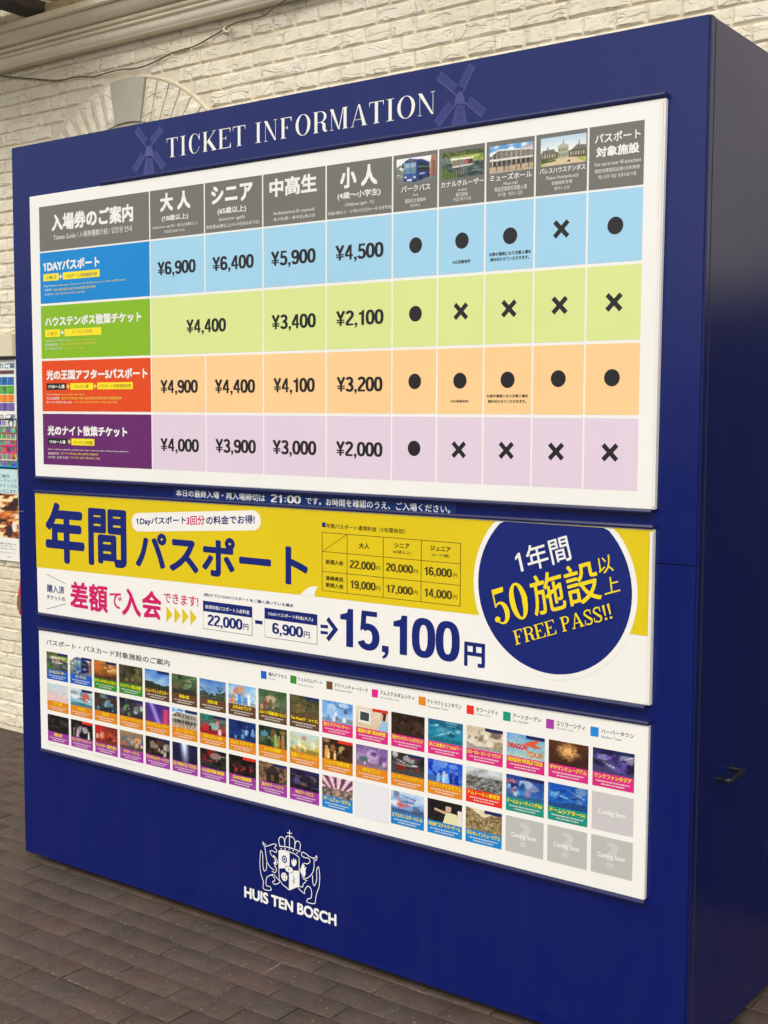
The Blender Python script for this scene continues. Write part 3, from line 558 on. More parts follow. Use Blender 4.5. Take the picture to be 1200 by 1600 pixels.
# arch: keystone, voussoirs, thin mortar rim
def wedge(name, a0, a1, ri, ro, y0, mat, seed, flat=False):
    bm = bmesh.new(); rnd = random.Random(seed)
    na, nr = (4, 1) if flat else (2, 5)
    def P(i, j, y):
        a = math.radians(a0 + (a1 - a0) * i / na); r = ri + (ro - ri) * j / nr
        return (ACX + math.sin(a) * r, y, ACZ + math.cos(a) * r)
    G = []
    for i in range(na + 1):
        row = []
        for j in range(nr + 1):
            edge = i in (0, na) or j in (0, nr)
            y = y0 if flat else y0 - (0.002 if edge else 0.011) + rnd.uniform(-0.004, 0.004) * (0.4 if edge else 1)
            row.append(bm.verts.new(P(i, j, y)))
        G.append(row)
    for i in range(na):
        for j in range(nr): bm.faces.new((G[i][j], G[i][j + 1], G[i + 1][j + 1], G[i + 1][j]))
    ring = [G[i][0] for i in range(na + 1)] + [G[na][j] for j in range(1, nr + 1)] + [G[i][nr] for i in range(na - 1, -1, -1)] + [G[0][j] for j in range(nr - 1, 0, -1)]
    low = [bm.verts.new((v.co.x, YW + 0.012, v.co.z)) for v in ring]
    for k in range(len(ring)): bm.faces.new((ring[k], ring[(k + 1) % len(ring)], low[(k + 1) % len(ring)], low[k]))
    return to_wall(bm_obj(name, bm, mat))
wedge('keystone', -8.3, 10.3, ARI, ARO - 0.004, YW - 0.010, RENDER, 1, True)
for i in range(8):
    wedge('voussoir', 10.8 + 6.35 * i + 0.25, 10.8 + 6.35 * (i + 1) - 0.55, ARI, ARO - 0.012, YW - 0.003, BRICK, 200 + i)
    wedge('voussoir', -8.8 - 6.35 * (i + 1) + 0.55, -8.8 - 6.35 * i - 0.25, ARI, ARO - 0.012, YW - 0.003, BRICK, 300 + i)
bm = bmesh.new()
for i in range(48):
    a0 = math.radians(8 + 60 * i / 48); a1 = math.radians(8 + 60 * (i + 1) / 48)
    for (r0, y0), (r1, y1) in [((ARO - 0.009, YW + 0.004), (ARO - 0.006, YW - 0.0035)), ((ARO - 0.006, YW - 0.0035), (ARO + 0.001, YW - 0.0035)), ((ARO + 0.001, YW - 0.0035), (ARO + 0.006, YW + 0.004))]:
        vs = [bm.verts.new((ACX + math.sin(a) * r, y, ACZ + math.cos(a) * r)) for a, r, y in ((a0, r0, y0), (a0, r1, y1), (a1, r1, y1), (a1, r0, y0))]
        bm.faces.new(vs)
to_wall(bm_obj('arch_rim', bm, MORTAR))
# cornice profile (y, z), swept along the wall
def bulge(y0, z0, y1, z1, out, n=9):
    pts_ = []
    for i in range(n + 1):
        t = i / n; y = y0 + (y1 - y0) * t; z = z0 + (z1 - z0) * t
        L2 = math.hypot(y1 - y0, z1 - z0); k = out * math.sin(math.pi * t)
        pts_.append((y - (z1 - z0) / L2 * k, z + (y1 - y0) / L2 * k))
    return pts_
prof = [(YW + 0.004, 3.074), (0.988, 3.072), (0.983, 3.0745)] + bulge(0.982, 3.077, 0.966, 3.107, 0.004, 6) + [(0.967, 3.110), (0.957, 3.111)] + bulge(0.954, 3.112, 0.954, 3.122, 0.0028, 4) + [(0.965, 3.1235),
        (0.966, 3.1285)] + bulge(0.948, 3.130, 0.947, 3.143, 0.0030, 4) + [(0.958, 3.1445), (0.958, 3.149)] + bulge(0.946, 3.150, 0.893, 3.184, 0.0110, 12) + [(0.897, 3.186), (0.897, 3.190), (0.874, 3.190),
        (0.870, 3.193), (0.870, 3.212), (0.874, 3.217), (YW + 0.004, 3.222)]
bm = bmesh.new()
XS = [-4.5 + 0.5 * i for i in range(21)]
rows = [[bm.verts.new((x, y, z)) for (y, z) in prof] for x in XS]
for a, b in zip(rows, rows[1:]):
    for j in range(len(prof) - 1): bm.faces.new((a[j], a[j + 1], b[j + 1], b[j]))
bm.faces.new(rows[0]); bm.faces.new(rows[-1])
c = to_wall(bm_obj('cornice', bm, CORNICE))

# ---------------- roof overhang in the upper left corner
canopy = empty('roof_overhang', (-2.4, 1.0, 3.3))
tag(canopy, 'pale canvas awning with a dark beam above the cream cornice in the upper left corner', 'roof')
def to_par(o, p): o.parent = p; o.matrix_parent_inverse = Matrix.Translation(-p.location); return o
def canvas(x0, x1, mat):
    bm = bmesh.new()
    n = 12
    for i in range(n):
        for j in range(4):
            P_ = []
            for a_, b_ in ((i, j), (i + 1, j), (i + 1, j + 1), (i, j + 1)):
                x = x0 + (x1 - x0) * a_ / n; y = 0.36 + 0.68 * b_ / 4
                P_.append(bm.verts.new((x, y, 3.338 + 0.004 * math.sin(x * 9) * math.sin(y * 7))))
            bm.faces.new(P_)
    bmesh.ops.remove_doubles(bm, verts=bm.verts, dist=1e-5)
    return to_par(bm_obj('canvas_panel', bm, mat, None, True), canopy)
canvas(-1.125, -0.50, SOFFIT); canvas(-4.3, -1.235, SOFFIT_W)
to_par(box_obj('beam', (-1.243, 0.34, 3.293, -1.112, 1.075, 3.42), BEAM, bevel=0.004), canopy)
to_par(box_obj('beam', (-4.35, 0.315, 3.30, -0.48, 0.355, 3.44), BEAM, bevel=0.004), canopy)
bm = bmesh.new()
quad = [(-1.175, 0.800), (-1.245, 0.800), (-1.245, 0.915), (-1.46, 1.035), (-1.56, 1.035), (-1.56, 0.800)]
lowv = [bm.verts.new((x, y, 3.283)) for x, y in [(-1.245, 0.64), (-1.245, 0.900), (-1.420, 1.000), (-2.2, 1.000), (-2.2, 0.64)]]
top = [bm.verts.new((v.co.x, v.co.y, 3.33)) for v in lowv]
bm.faces.new(lowv); bm.faces.new(top)
for i in range(5): bm.faces.new((lowv[i], lowv[(i + 1) % 5], top[(i + 1) % 5], top[i]))
to_par(bm_obj('blue_panel', bm, BLUEP), canopy)
for pts in CEILCAB:
    cb = tube_obj('overhead_cable', smooth_path([(p[0], p[1], 3.333) for p in pts], 4), 0.0032, CABLE_M)
    to_par(cb, canopy)

# ---------------- cable and hook
cb = tube_obj('wall_cable', smooth_path([(x, (y + 0.003 if y > 1 else y - 0.004), z) for x, y, z in CABLE], 5), 0.0030, CABLE_M)
tag(cb, 'thin dark cable sagging across the brick under the cornice and over the arch', 'cable')
hk = empty('wall_hook', (0.004, YW - 0.01, 3.018)); tag(hk, 'small cream painted hook on the brick just under the cornice by the cable', 'hook')
h = tube_obj('hook_arm', smooth_path([(0, 0.0, 0.012), (-0.004, -0.018, 0.012), (0.006, -0.030, -0.004), (0.024, -0.028, -0.010), (0.034, -0.020, 0.002), (0.032, -0.016, 0.014)], 4), 0.0048, HOOK_M, hk)
bm = bmesh.new(); bmesh.ops.create_uvsphere(bm, u_segments=12, v_segments=8, radius=0.012); bmesh.ops.scale(bm, verts=bm.verts, vec=(1.2, .8, .9))
h = bm_obj('hook_plate', bm, HOOK_M, hk, True); h.location = (-0.008, -0.008, 0.006)

# ================================================================ printing helpers
_tc = {}
def text_geo(s, res=3):
    key = (s, res)
    if key in _tc: return _tc[key]
    cu = bpy.data.curves.new('t', 'FONT'); cu.body = s; cu.resolution_u = res; cu.size = 1
    ob = bpy.data.objects.new('t', cu)
    me = bpy.data.meshes.new_from_object(ob)
    vs = [(v.co.x, v.co.y) for v in me.vertices]; fs = [tuple(p.vertices) for p in me.polygons]
    if '1' in s and len(s) > 1:
        def raw(q):
            cu.body = q
            m2 = bpy.data.meshes.new_from_object(ob); xs = [v.co.x for v in m2.vertices]; ys = [v.co.y for v in m2.vertices]
            bpy.data.meshes.remove(m2); return xs, ys
        b0, by = raw('1'); top1 = max(by); x1 = min(b0)
        e0 = max(raw('l')[0])
        for i, ch in enumerate(s):
            if ch != '1': continue
            xx = (max(raw(s[:i] + 'l')[0]) - e0 if i else 0) + x1 + .01
            n = len(vs); vs += [(xx, top1), (xx - .15, top1 - .13), (xx - .15, top1 - .21), (xx, top1 - .12)]; fs.append((n, n + 1, n + 2, n + 3))
    bpy.data.objects.remove(ob); bpy.data.curves.remove(cu); bpy.data.meshes.remove(me)
    _tc[key] = (vs, fs)
    return vs, fs

class Print:
    """collects flat inked shapes; every shape lies on its own thin layer in front of plane y0"""
    def __init__(s, y0): s.y0 = y0; s.v = []; s.f = []; s.c = []; s.lay = 0
    def layer(s, k=1): s.lay += k
    def yy(s, e=0.0): return s.y0 - 0.00035 * s.lay - e
    def poly(s, pts, col, e=0.0):
        n = len(s.v); y = s.yy(e)
        s.v += [(x, y, z) for x, z in pts]; s.f.append(tuple(range(n, n + len(pts)))); s.c.append([col] * len(pts))
    def rect(s, r, col, e=0.0): s.poly([(r[0], r[1]), (r[2], r[1]), (r[2], r[3]), (r[0], r[3])], col, e)
    def tris(s, vs, fs, col, e=0.0):
        n = len(s.v); y = s.yy(e)
        s.v += [(x, y, z) for x, z in vs]
        for f in fs: s.f.append(tuple(n + i for i in f)); s.c.append([col] * len(f))
    def ell(s, cx, cz, rx, rz, col, n=40, r_in=0.0, e=0.0):
        if r_in == 0.0: s.poly([(cx + rx * math.cos(t * 2 * math.pi / n), cz + rz * math.sin(t * 2 * math.pi / n)) for t in range(n)], col, e)
        else:
            for t in range(n):
                a, b = t * 2 * math.pi / n, (t + 1) * 2 * math.pi / n
                s.poly([(cx + rx * math.cos(a), cz + rz * math.sin(a)), (cx + rx * math.cos(b), cz + rz * math.sin(b)),
                        (cx + rx * r_in * math.cos(b), cz + rz * r_in * math.sin(b)), (cx + rx * r_in * math.cos(a), cz + rz * r_in * math.sin(a))], col, e)
    def stroke(s, pts, w, col, e=0.0):
        for f in stroke_quads(pts, w): s.poly(f, col, e)
    def text(s, t, x, z, w, h, col, bold=0.0, e=0.0, n=4, res=3):
        vs, fs = text_geo(t, res)
        if not vs: return
        xs = [v[0] for v in vs]; zs = [v[1] for v in vs]
        x0, x1, z0, z1 = min(xs), max(xs), min(zs), max(zs)
        b = bold * h
        W, H = w - 2 * b, h - 2 * b
        out = [(x + b + (a - x0) / (x1 - x0) * W, z + b + (c - z0) / max(z1 - z0, 1e-6) * H) for a, c in vs]
        sh = [(0, 0)]
        if bold: sh = [(math.cos(i * 2 * math.pi / n + .785) * b * 1.2, math.sin(i * 2 * math.pi / n + .785) * b * 1.2) for i in range(n)]
        for i, (dx, dz) in enumerate(sh):
            s.tris([(a + dx, c + dz) for a, c in out], fs, col, e + 2.2e-5 * i)
    def free(s, t, a6, col, bold=0.0, geo=None, e=0.0, n=4):
        bl = Vector(a6[0:2]); br = Vector(a6[2:4]); tl = Vector(a6[4:6])
        if geo is None:
            vs, fs = text_geo(t)
            xs = [v[0] for v in vs]; zs = [v[1] for v in vs]
            x0, x1, z0, z1 = min(xs), max(xs), min(zs), max(zs)
            vs = [((a - x0) / (x1 - x0), (c - z0) / (z1 - z0)) for a, c in vs]; groups = [(vs, fs)]
        else: groups = geo
        U, V = br - bl, tl - bl
        b = bold * V.length
        sh = [(0, 0)] if not bold else [(math.cos(i * 2 * math.pi / n + .785) * b, math.sin(i * 2 * math.pi / n + .785) * b) for i in range(n)]
        k = 0
        for vs, fs in groups:
            for dx, dz in sh:
                pts = [bl + U * a + V * c for a, c in vs]
                s.tris([(p.x + dx, p.y + dz) for p in pts], fs, col, e + 2.0e-5 * k); k += 1
    def geo(s, groups, x, z, w, h, col, e=0.0):
        for k, (vs, fs) in enumerate(groups):
            s.tris([(x + a * w, z + c * h) for a, c in vs], fs, col, e + 2.0e-5 * k)
    def build(s, name, parent=None, mat=None):
        me = bpy.data.meshes.new(name); me.from_pydata(s.v, [], s.f)
        at = me.color_attributes.new('ink', 'FLOAT_COLOR', 'CORNER')
        k = 0
        flat = []
        for c in s.c:
            for q in c: flat += [q[0], q[1], q[2], 1.0]
        at.data.foreach_set('color', flat)
        me.materials.append(mat or PRINT)
        # all printing faces the viewer (-Y)
        bm = bmesh.new(); bm.from_mesh(me)
        bm.normal_update()
        fl = [f for f in bm.faces if f.normal.y > 0]
        bmesh.ops.reverse_faces(bm, faces=fl)
        bm.to_mesh(me); bm.free()
        return link_mesh(name, me, parent)

def stroke_quads(pts, w):
    P = [Vector(p) for p in pts]; n = len(P)
    closed = (P[0] - P[-1]).length < 1e-7
    if closed: P = P[:-1]; n -= 1
    L = []
    for i in range(n):
        if closed: a, b = P[(i - 1) % n], P[(i + 1) % n]
        else: a, b = P[max(i - 1, 0)], P[min(i + 1, n - 1)]
        d1 = (P[i] - a); d2 = (b - P[i])
        if d1.length < 1e-9: d1 = d2
        if d2.length < 1e-9: d2 = d1
        d1 = d1.normalized(); d2 = d2.normalized()
        t = (d1 + d2)
        if t.length < 1e-4: t = d1
        t.normalize(); nn = Vector((-t.y, t.x))
        m = max(nn.dot(Vector((-d1.y, d1.x))), 0.45)
        L.append((P[i] + nn * w / 2 / m, P[i] - nn * w / 2 / m))
    out = []
    for i in range(n if closed else n - 1):
        a, b = L[i], L[(i + 1) % n]
        out.append([tuple(a[0]), tuple(b[0]), tuple(b[1]), tuple(a[1])])
    return out

def arc(cx, cz, rx, rz, a0, a1, n=12, p=1.0):
    out = []
    for i in range(n + 1):
        a = math.radians(a0 + (a1 - a0) * i / n)
        c_, s_ = math.cos(a), math.sin(a)
        out.append((cx + rx * math.copysign(abs(c_) ** p, c_), cz + rz * math.copysign(abs(s_) ** p, s_)))
    return out
def grp_from_polys(polys):
    out = []
    for p in polys: out.append(([tuple(q) for q in p], [tuple(range(len(p)))]))
    return out
# --- condensed heavy grotesque figures, unit cap height, widths in em
SW = 0.172
def digit(ch):
    h = SW / 2
    if ch == '0': return [stroke_quads(arc(.245, .5, .18, .5 - h, 0, 360, 28, .78), SW)], .49
    if ch == '1': return [[[(.19, 0), (.36, 0), (.36, 1), (.235, 1), (.21, .89), (.04, .82), (.04, .70), (.19, .70)]]], .44
    if ch == '2': return [stroke_quads(arc(.245, .73, .175, .205, 165, -35, 14, .9) + [(.11, .22), (.075, .10)], SW), [[(.02, 0), (.47, 0), (.47, .13), (.02, .13)]]], .49
    if ch == '3': return [stroke_quads(arc(.235, .74, .165, .195, 160, -80, 14, .9) + [(.19, .535)], SW), stroke_quads([(.19, .535)] + arc(.235, .275, .185, .21, 75, -160, 16, .9), SW)], .49
    if ch == '4': return [[[(.29, 0), (.425, 0), (.425, 1), (.29, 1)]], stroke_quads([(.33, .95), (.065, .34)], SW * .95), [[(.01, .22), (.50, .22), (.50, .345), (.01, .345)]]], .51
    if ch == '5': return [[[(.09, .87), (.45, .87), (.45, 1), (.075, 1)]], [[(.08, 1), (.20, 1), (.175, .56), (.045, .47)]], stroke_quads([(.10, .53)] + arc(.235, .33, .19, .265, 120, -155, 18, .9), SW)], .49
    if ch == '6': return [stroke_quads(arc(.25, .31, .175, .31 - h, 0, 360, 24, .85), SW), stroke_quads(arc(.25, .62, .175, .315, 28, 180, 12, .85) + [(.075, .31)], SW)], .49
    if ch == '9':
        a = digit('6')[0]
        return [[[(.495 - x, 1 - z) for x, z in f] for f in g] for g in a], .49
    if ch == '7': return [[[(.03, .87), (.46, .87), (.46, 1), (.03, 1)]], stroke_quads([(.40, .90), (.27, .60), (.20, .30), (.18, 0)], SW)], .48
    if ch == ',': return [[[(.03, 0), (.03, .165), (.19, .165), (.19, 0), (.15, -.11), (.06, -.18), (.04, -.12), (.10, -.06), (.10, 0)]]], .21
    if ch == ':': return [[[(.07, .12), (.20, .12), (.20, .27), (.07, .27)]], [[(.07, .55), (.20, .55), (.20, .70), (.07, .70)]]], .27
    if ch == '¥': return [stroke_quads([(.06, 1), (.27, .50)], SW * .95), stroke_quads([(.48, 1), (.27, .50)], SW * .95), [[(.205, 0), (.335, 0), (.335, .52), (.205, .52)]], [[(.03, .33), (.51, .33), (.51, .42), (.03, .42)]], [[(.03, .18), (.51, .18), (.51, .27), (.03, .27)]]], .54
def digits(s, kern=0.035):
    x = 0; out = []
    for ch in s:
        g, w = digit(ch)
        for polys in g:
            vs = []; fs = []
            for f in polys:
                n = len(vs); vs += [(q[0] + x, q[1]) for q in f]; fs.append(tuple(range(n, n + len(f))))
            out.append((vs, fs))
        x += w + kern
    x -= kern
    return [([(a / x, c) for a, c in vs], fs) for vs, fs in out]
# --- high contrast serif capitals, unit cap height; each returns polygon groups in [0,W] x [0,1]
def didone(ch, W, S=0.182, t=0.024):
    b = 0.036
    R = lambda x0, z0, x1, z1: [(x0, z0), (x1, z0), (x1, z1), (x0, z1)]
    g = []
    if ch in 'I1!':
        m = W / 2
        if ch == 'I': g = [R(m - S / 2, 0, m + S / 2, 1), R(0, 0, W, t), R(0, 1 - t, W, 1)]
        if ch == '1': g = [R(m - S / 2, 0, m + S / 2, 1), R(0, 0, W, t), [(0, .86), (m, .93), (m, 1), (0, .91)]]
        if ch == '!': g = [[(m - S * .25, .28), (m + S * .25, .28), (m + S * .55, 1), (m - S * .55, 1)], R(m - S * .5, 0, m + S * .5, .13)]
    elif ch == 'T': m = W / 2; g = [R(m - S / 2, 0, m + S / 2, 1), R(m - S, 0, m + S, t), R(0, 1 - b, W, 1), [(0, 1 - b), (.05, 1 - b), (.0, .74)], [(W - .05, 1 - b), (W, 1 - b), (W, .74)]]
    elif ch in 'EF':
        g = [R(.07, 0, .07 + S, 1), R(0, 1 - b, W - .02, 1), [(W - .10, 1 - b), (W - .02, 1 - b), (W - .02, .74)], R(.07 + S, .49, W * .62, .49 + t), [(W * .62 - .05, .51), (W * .62, .63), (W * .62, .38)]]
        if ch == 'E': g += [R(0, 0, W, b), [(W - .10, b), (W, b), (W, .28)]]
        else: g += [R(0, 0, .14 + S + .06, t)]
    elif ch == 'C' or ch == 'O':
        n = 30; cx = W / 2; rx = W / 2
        a0, a1 = (0, 360) if ch == 'O' else (38, 322)
        poly = []
        for i in range(n):
            p, q = math.radians(a0 + (a1 - a0) * i / n), math.radians(a0 + (a1 - a0) * (i + 1) / n)
            def o(a): return (cx + rx * math.cos(a), .5 + .515 * math.sin(a))
            def inn(a):
                k = (rx - S * 1.02) if (ch == 'O' or math.cos(a) < 0) else (rx - t)
                return (cx + k * math.cos(a), .5 + (.515 - t) * math.sin(a))
            poly.append([o(p), o(q), inn(q), inn(p)])
        g = poly
        if ch == 'C': g += [[(W - .055, .66), (W, .66), (W, 1.0), (W - .04, .93)], [(W - .14, .80), (W - .02, .74), (W - .02, .86)], [(W - .12, .16), (W - .01, .30), (W - .05, .30)]]
    elif ch == 'K': g = [R(.07, 0, .07 + S, 1), R(0, 0, .14 + S, t), R(0, 1 - t, .14 + S, 1), [(.07 + S, .36), (.07 + S, .42), (W - .16, 1 - t), (W - .11, 1 - t)], R(W - .28, 1 - t, W - .02, 1), [(.22 + S * .4, .50), (.30 + S * .8, .63), (W - .02, t), (W - .24 - S * .1, t)], R(W - .36, 0, W, t)]
    elif ch == 'N': g = [R(.09, 0, .09 + t, 1), R(0, 0, .22, t), [(0, 1), (S + .03, 1), (W - .08, 0), (W - .08 - S * .55, 0)], R(W - .12, .0, W - .12 + t, 1), R(W - .23, 1 - t, W, 1)]
    elif ch == 'M': g = [R(.08, 0, .08 + t, 1), R(0, 0, .20, t), [(.0, 1), (S + .02, 1), (W / 2 + .05, .0), (W / 2 - .03, .0)], [(W / 2 - .02, .0), (W / 2 + .03, .0), (W - .07 - S, 1), (W - .12 - S, 1)], R(W - .07 - S, 0, W - .07, 1), R(W - .14 - S, 0, W, t), R(W - .07 - S, 1 - t, W, 1)]
    elif ch == 'A': g = [[(.05, 0), (.05 + t * 1.3, 0), (W / 2 + .0, 1), (W / 2 - .05, 1)], [(W / 2 - .05, 1), (W / 2 + .05, 1.02), (W - .05, 0), (W - .05 - S * 1.15, 0)], R(W * .24, .30, W * .64, .30 + t), R(-.02, 0, .19, t), R(W - S - .14, 0, W + .01, t)]
    elif ch in 'PR':
        g = [R(.07, 0, .07 + S, 1), R(0, 0, .14 + S, t), R(0, 1 - t, W * .55, 1), R(.07 + S, .47, W * .55, .47 + t)]
        xs = W * .50
        for i in range(10):
            p, q = math.radians(90 - 18 * i), math.radians(90 - 18 * (i + 1))
            o = lambda a: (xs + (W * .94 - xs) * math.cos(a), .735 + .265 * math.sin(a))
            inn = lambda a: (xs + (W * .94 - xs - S * .9) * math.cos(a), .735 + (.265 - t) * math.sin(a))
            g.append([o(p), o(q), inn(q), inn(p)])
        if ch == 'R': g += [[(W * .50, .50), (W * .68, .50), (W * .86, .38), (W * .88, .12), (W * .94, .04), (W, .06), (W * .97, .0), (W * .84, -.01), (W * .72, .05), (W * .66, .14), (W * .64, .38)]]
    elif ch == 'S':
        path = arc(W / 2, .755, W * .36, .225, 40, 180, 10) + [(W * .20, .66), (W * .5, .52), (W * .80, .38)] + arc(W / 2, .25, W * .38, .235, 20, -140, 10)
        q = stroke_quads(path, t * 1.6); g = q + [[(W * .10, .70), (W * .28, .76), (W * .92, .34), (W * .78, .24)], [(W * .86, .66), (W * .92, .66), (W * .92, 1), (W * .86, .94)], [(W * .06, 0), (W * .12, .06), (W * .12, .34), (W * .06, .34)]]
    elif ch == '5':
        g = [[(W * .14, .86), (W * .86, .88), (W * .92, 1), (W * .16, 1)], [(W * .13, 1), (W * .20, 1), (W * .17, .52), (W * .10, .50)]]
        n = 20
        for i in range(n):
            p, q = math.radians(135 - 290 * i / n), math.radians(135 - 290 * (i + 1) / n)
            o = lambda a: (W * .48 + W * .50 * math.cos(a), .305 + .315 * math.sin(a))
            inn = lambda a: (W * .44 + W * (.48 - (.24 if math.cos(a) > 0 else .05)) * math.cos(a), .305 + (.315 - .05) * math.sin(a))
            g.append([o(p), o(q), inn(q), inn(p)])
        g.append([(W * .0 + .09 * math.cos(a / 10 * 6.283) + W * .10, .16 + .075 * math.sin(a / 10 * 6.283)) for a in range(10)])
    elif ch == '0':
        return didone('O', W, S * .95, t)
    return g
def serif_word(s, widths, gap=.10, S=.205, t=.035):
    x = 0; out = []
    for ch in s:
        if ch == ' ': x += .35; continue
        W = widths.get(ch, .6)
        out += [([(a + x, c) for a, c in p], [tuple(range(len(p)))]) for p in didone(ch, W, S, t)]
        x += W + gap
    x -= gap
    return [([(a / x, c) for a, c in vs], fs) for vs, fs in out]

# ---------------------------------------------------------------- ink colours
WHITE = lin((236, 236, 230)); PW = lin((238, 237, 231)); GREY = lin((112, 111, 106)); INKK = lin((32, 30, 32))
BLUE = lin((0, 134, 208)); LBLUE = lin((160, 208, 234)); GREEN = lin((134, 184, 30)); LGREEN = lin((214, 228, 146))
ORANGE = lin((224, 74, 22)); LORANGE = lin((246, 204, 146)); PURPLE = lin((102, 38, 104)); LPURPLE = lin((222, 204, 220))
YELLOW = lin((222, 196, 20)); YBOX = lin((246, 226, 40)); NAVYI = lin((16, 34, 112)); PINK = lin((206, 24, 100)); YTXT = lin((240, 214, 30))
STRIPC = lin((8, 44, 112)); LILAC = lin((92, 98, 168)); TXTG = lin((70, 70, 70))

# ================================================================ THE BOARD
board = empty('ticket_information_board', (1.2, 0.45, 0))
tag(board, 'large free-standing navy blue ticket information board with three printed panels on its front', 'information board')
def part(o): return to_par(o, board)
W_, D_, H_ = 2.4, 0.86, 2.4
SEAMZ = 1.2003
fp = part(box_obj('front_panel', (0.0, 0.0, SEAMZ + 0.0008, W_ - 0.0015, 0.022, H_), NAVY, bevel=0.0012))
part(box_obj('front_panel', (0.0, 0.0, 0.026, W_ - 0.0015, 0.022, SEAMZ - 0.0008), NAVY, bevel=0.0012))
bm = bmesh.new()
add_box(bm, 0.004, 0.0225, 0.027, W_ - 0.004, D_ - 0.02, H_ - 0.004)
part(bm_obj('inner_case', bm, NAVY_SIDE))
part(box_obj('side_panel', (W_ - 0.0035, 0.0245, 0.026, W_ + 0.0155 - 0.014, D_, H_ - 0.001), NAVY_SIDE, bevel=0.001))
part(box_obj('edge_strip', (W_ - 0.001, 0.002, 0.026, W_ + 0.0035, 0.0235, H_ - 0.001), NAVY_SIDE, bevel=0.0008))
part(box_obj('corner_bead', (W_ + 0.0012, 0.0245, 0.026, W_ + 0.0045, 0.031, H_ - 0.010), simple('pale edge bead', (0.022, 0.026, 0.060), 0.35, 0.6), bevel=0.0008))
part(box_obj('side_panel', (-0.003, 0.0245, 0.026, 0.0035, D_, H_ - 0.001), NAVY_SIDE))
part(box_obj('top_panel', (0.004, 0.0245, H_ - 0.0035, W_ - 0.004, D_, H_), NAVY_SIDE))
part(box_obj('plinth', (0.07, 0.08, -0.004, W_ - 0.07, D_ - 0.05, 0.0265), BLACKGAP))
# grab handle on the side
hp = []
hy0, hy1, hz, hx = 0.140, 0.236, 0.683, 2.435
hp = smooth_path([(2.401, hy0 + 0.008, hz - 0.002), (2.414, hy0 + 0.006, hz - 0.002), (2.428, hy0 + 0.002, hz), (hx, hy0 + 0.006, hz), (hx, hy0 + 0.02, hz), (hx, hy1 - 0.02, hz + 0.004), (hx, hy1 - 0.004, hz + 0.004), (2.428, hy1, hz + 0.004), (2.414, hy1, hz + 0.003), (2.401, hy1, hz + 0.003)], 4)
part(tube_obj('handle', hp, 0.0058, BLACK))

# --- three panels, each with its own printing as sub-parts
def panel_base(name, q, y0, y1, label=None):
    """q: four corners (x,z): bl, br, tr, tl"""
    bm = bmesh.new()
    f = [bm.verts.new((x, y0, z)) for x, z in q]; b = [bm.verts.new((x, y1, z)) for x, z in q]
    bm.faces.new(f); bm.faces.new(b[::-1])
    for i in range(4): bm.faces.new((f[i], b[i], b[(i + 1) % 4], f[(i + 1) % 4]))
    bmesh.ops.bevel(bm, geom=list(bm.edges), offset=0.0015, segments=2, affect='EDGES')
    bmesh.ops.recalc_face_normals(bm, faces=bm.faces)
    me = bpy.data.meshes.new(name); bm.to_mesh(me); bm.free()
    at = me.color_attributes.new('ink', 'FLOAT_COLOR', 'CORNER')
    at.data.foreach_set('color', [*PW, 1.0] * len(at.data))
    me.materials.append(PRINT)
    o = part(link_mesh(name, me))
    if label: o['label'] = label
    return o
YF = -0.0145
def rail(p, a, b, h=0.011):
    """slim navy rail along a panel edge from a to b (x,z)"""
    bm = bmesh.new()
    vs = []
    for x, z in (a, b):
        vs.append([bm.verts.new((x, y, z + dz)) for y, dz in ((-0.0005, -h / 2), (-0.019, -h / 2), (-0.021, 0), (-0.019, h / 2), (-0.0005, h / 2))])
    for i in range(4): bm.faces.new((vs[0][i], vs[0][i + 1], vs[1][i + 1], vs[1][i]))
    bm.faces.new(vs[0]); bm.faces.new(vs[1])
    o = bm_obj('mounting_rail', bm, NAVY_RAIL); o.parent = p
    return o
def edge_frame(p, x, z0, z1):
    bm = bmesh.new(); add_box(bm, x - 0.0065, -0.0175, z0, x + 0.0005, -0.0150, z1)
    o = bm_obj('edge_trim', bm, FRAME_W); o.parent = p
def sub(pr, name, p, label=None, mat=None):
    o = pr.build(name, p, mat)
    if label: o['label'] = label
    return o

P1 = panel_base('price_panel', [(0.110, 1.3235), (2.303, 1.3235), (2.3085, 2.2335), (0.106, 2.2300)], YF, -0.0004, 'white panel printed with the ticket price table')
P2 = panel_base('annual_pass_panel', [(0.110, 0.8690), (2.3014, 0.8723), (2.3014, 1.2785), (0.1055, 1.2685)], YF, -0.0004, 'yellow and white panel advertising the annual pass')
P3 = panel_base('attractions_panel', [(0.1134, 0.4083), (2.2976, 0.4121), (2.2993, 0.8262), (0.1117, 0.8120)], YF, -0.0004, 'white panel with three rows of small attraction pictures')
rail(P1, (0.45, 2.2375), (2.3085, 2.2405), 0.010); rail(P1, (0.110, 1.3185), (2.296, 1.3185), 0.009)
rail(P2, (0.1055, 1.2735), (2.3014, 1.2835), 0.009); rail(P2, (0.110, 0.8640), (2.290, 0.8670), 0.009)
rail(P3, (0.1117, 0.8168), (2.3010, 0.8310), 0.009); rail(P3, (0.1134, 0.4035), (2.2990, 0.4072), 0.009)
edge_frame(P1, 2.304, 1.330, 2.228); edge_frame(P2, 2.3008, 0.876, 1.272)

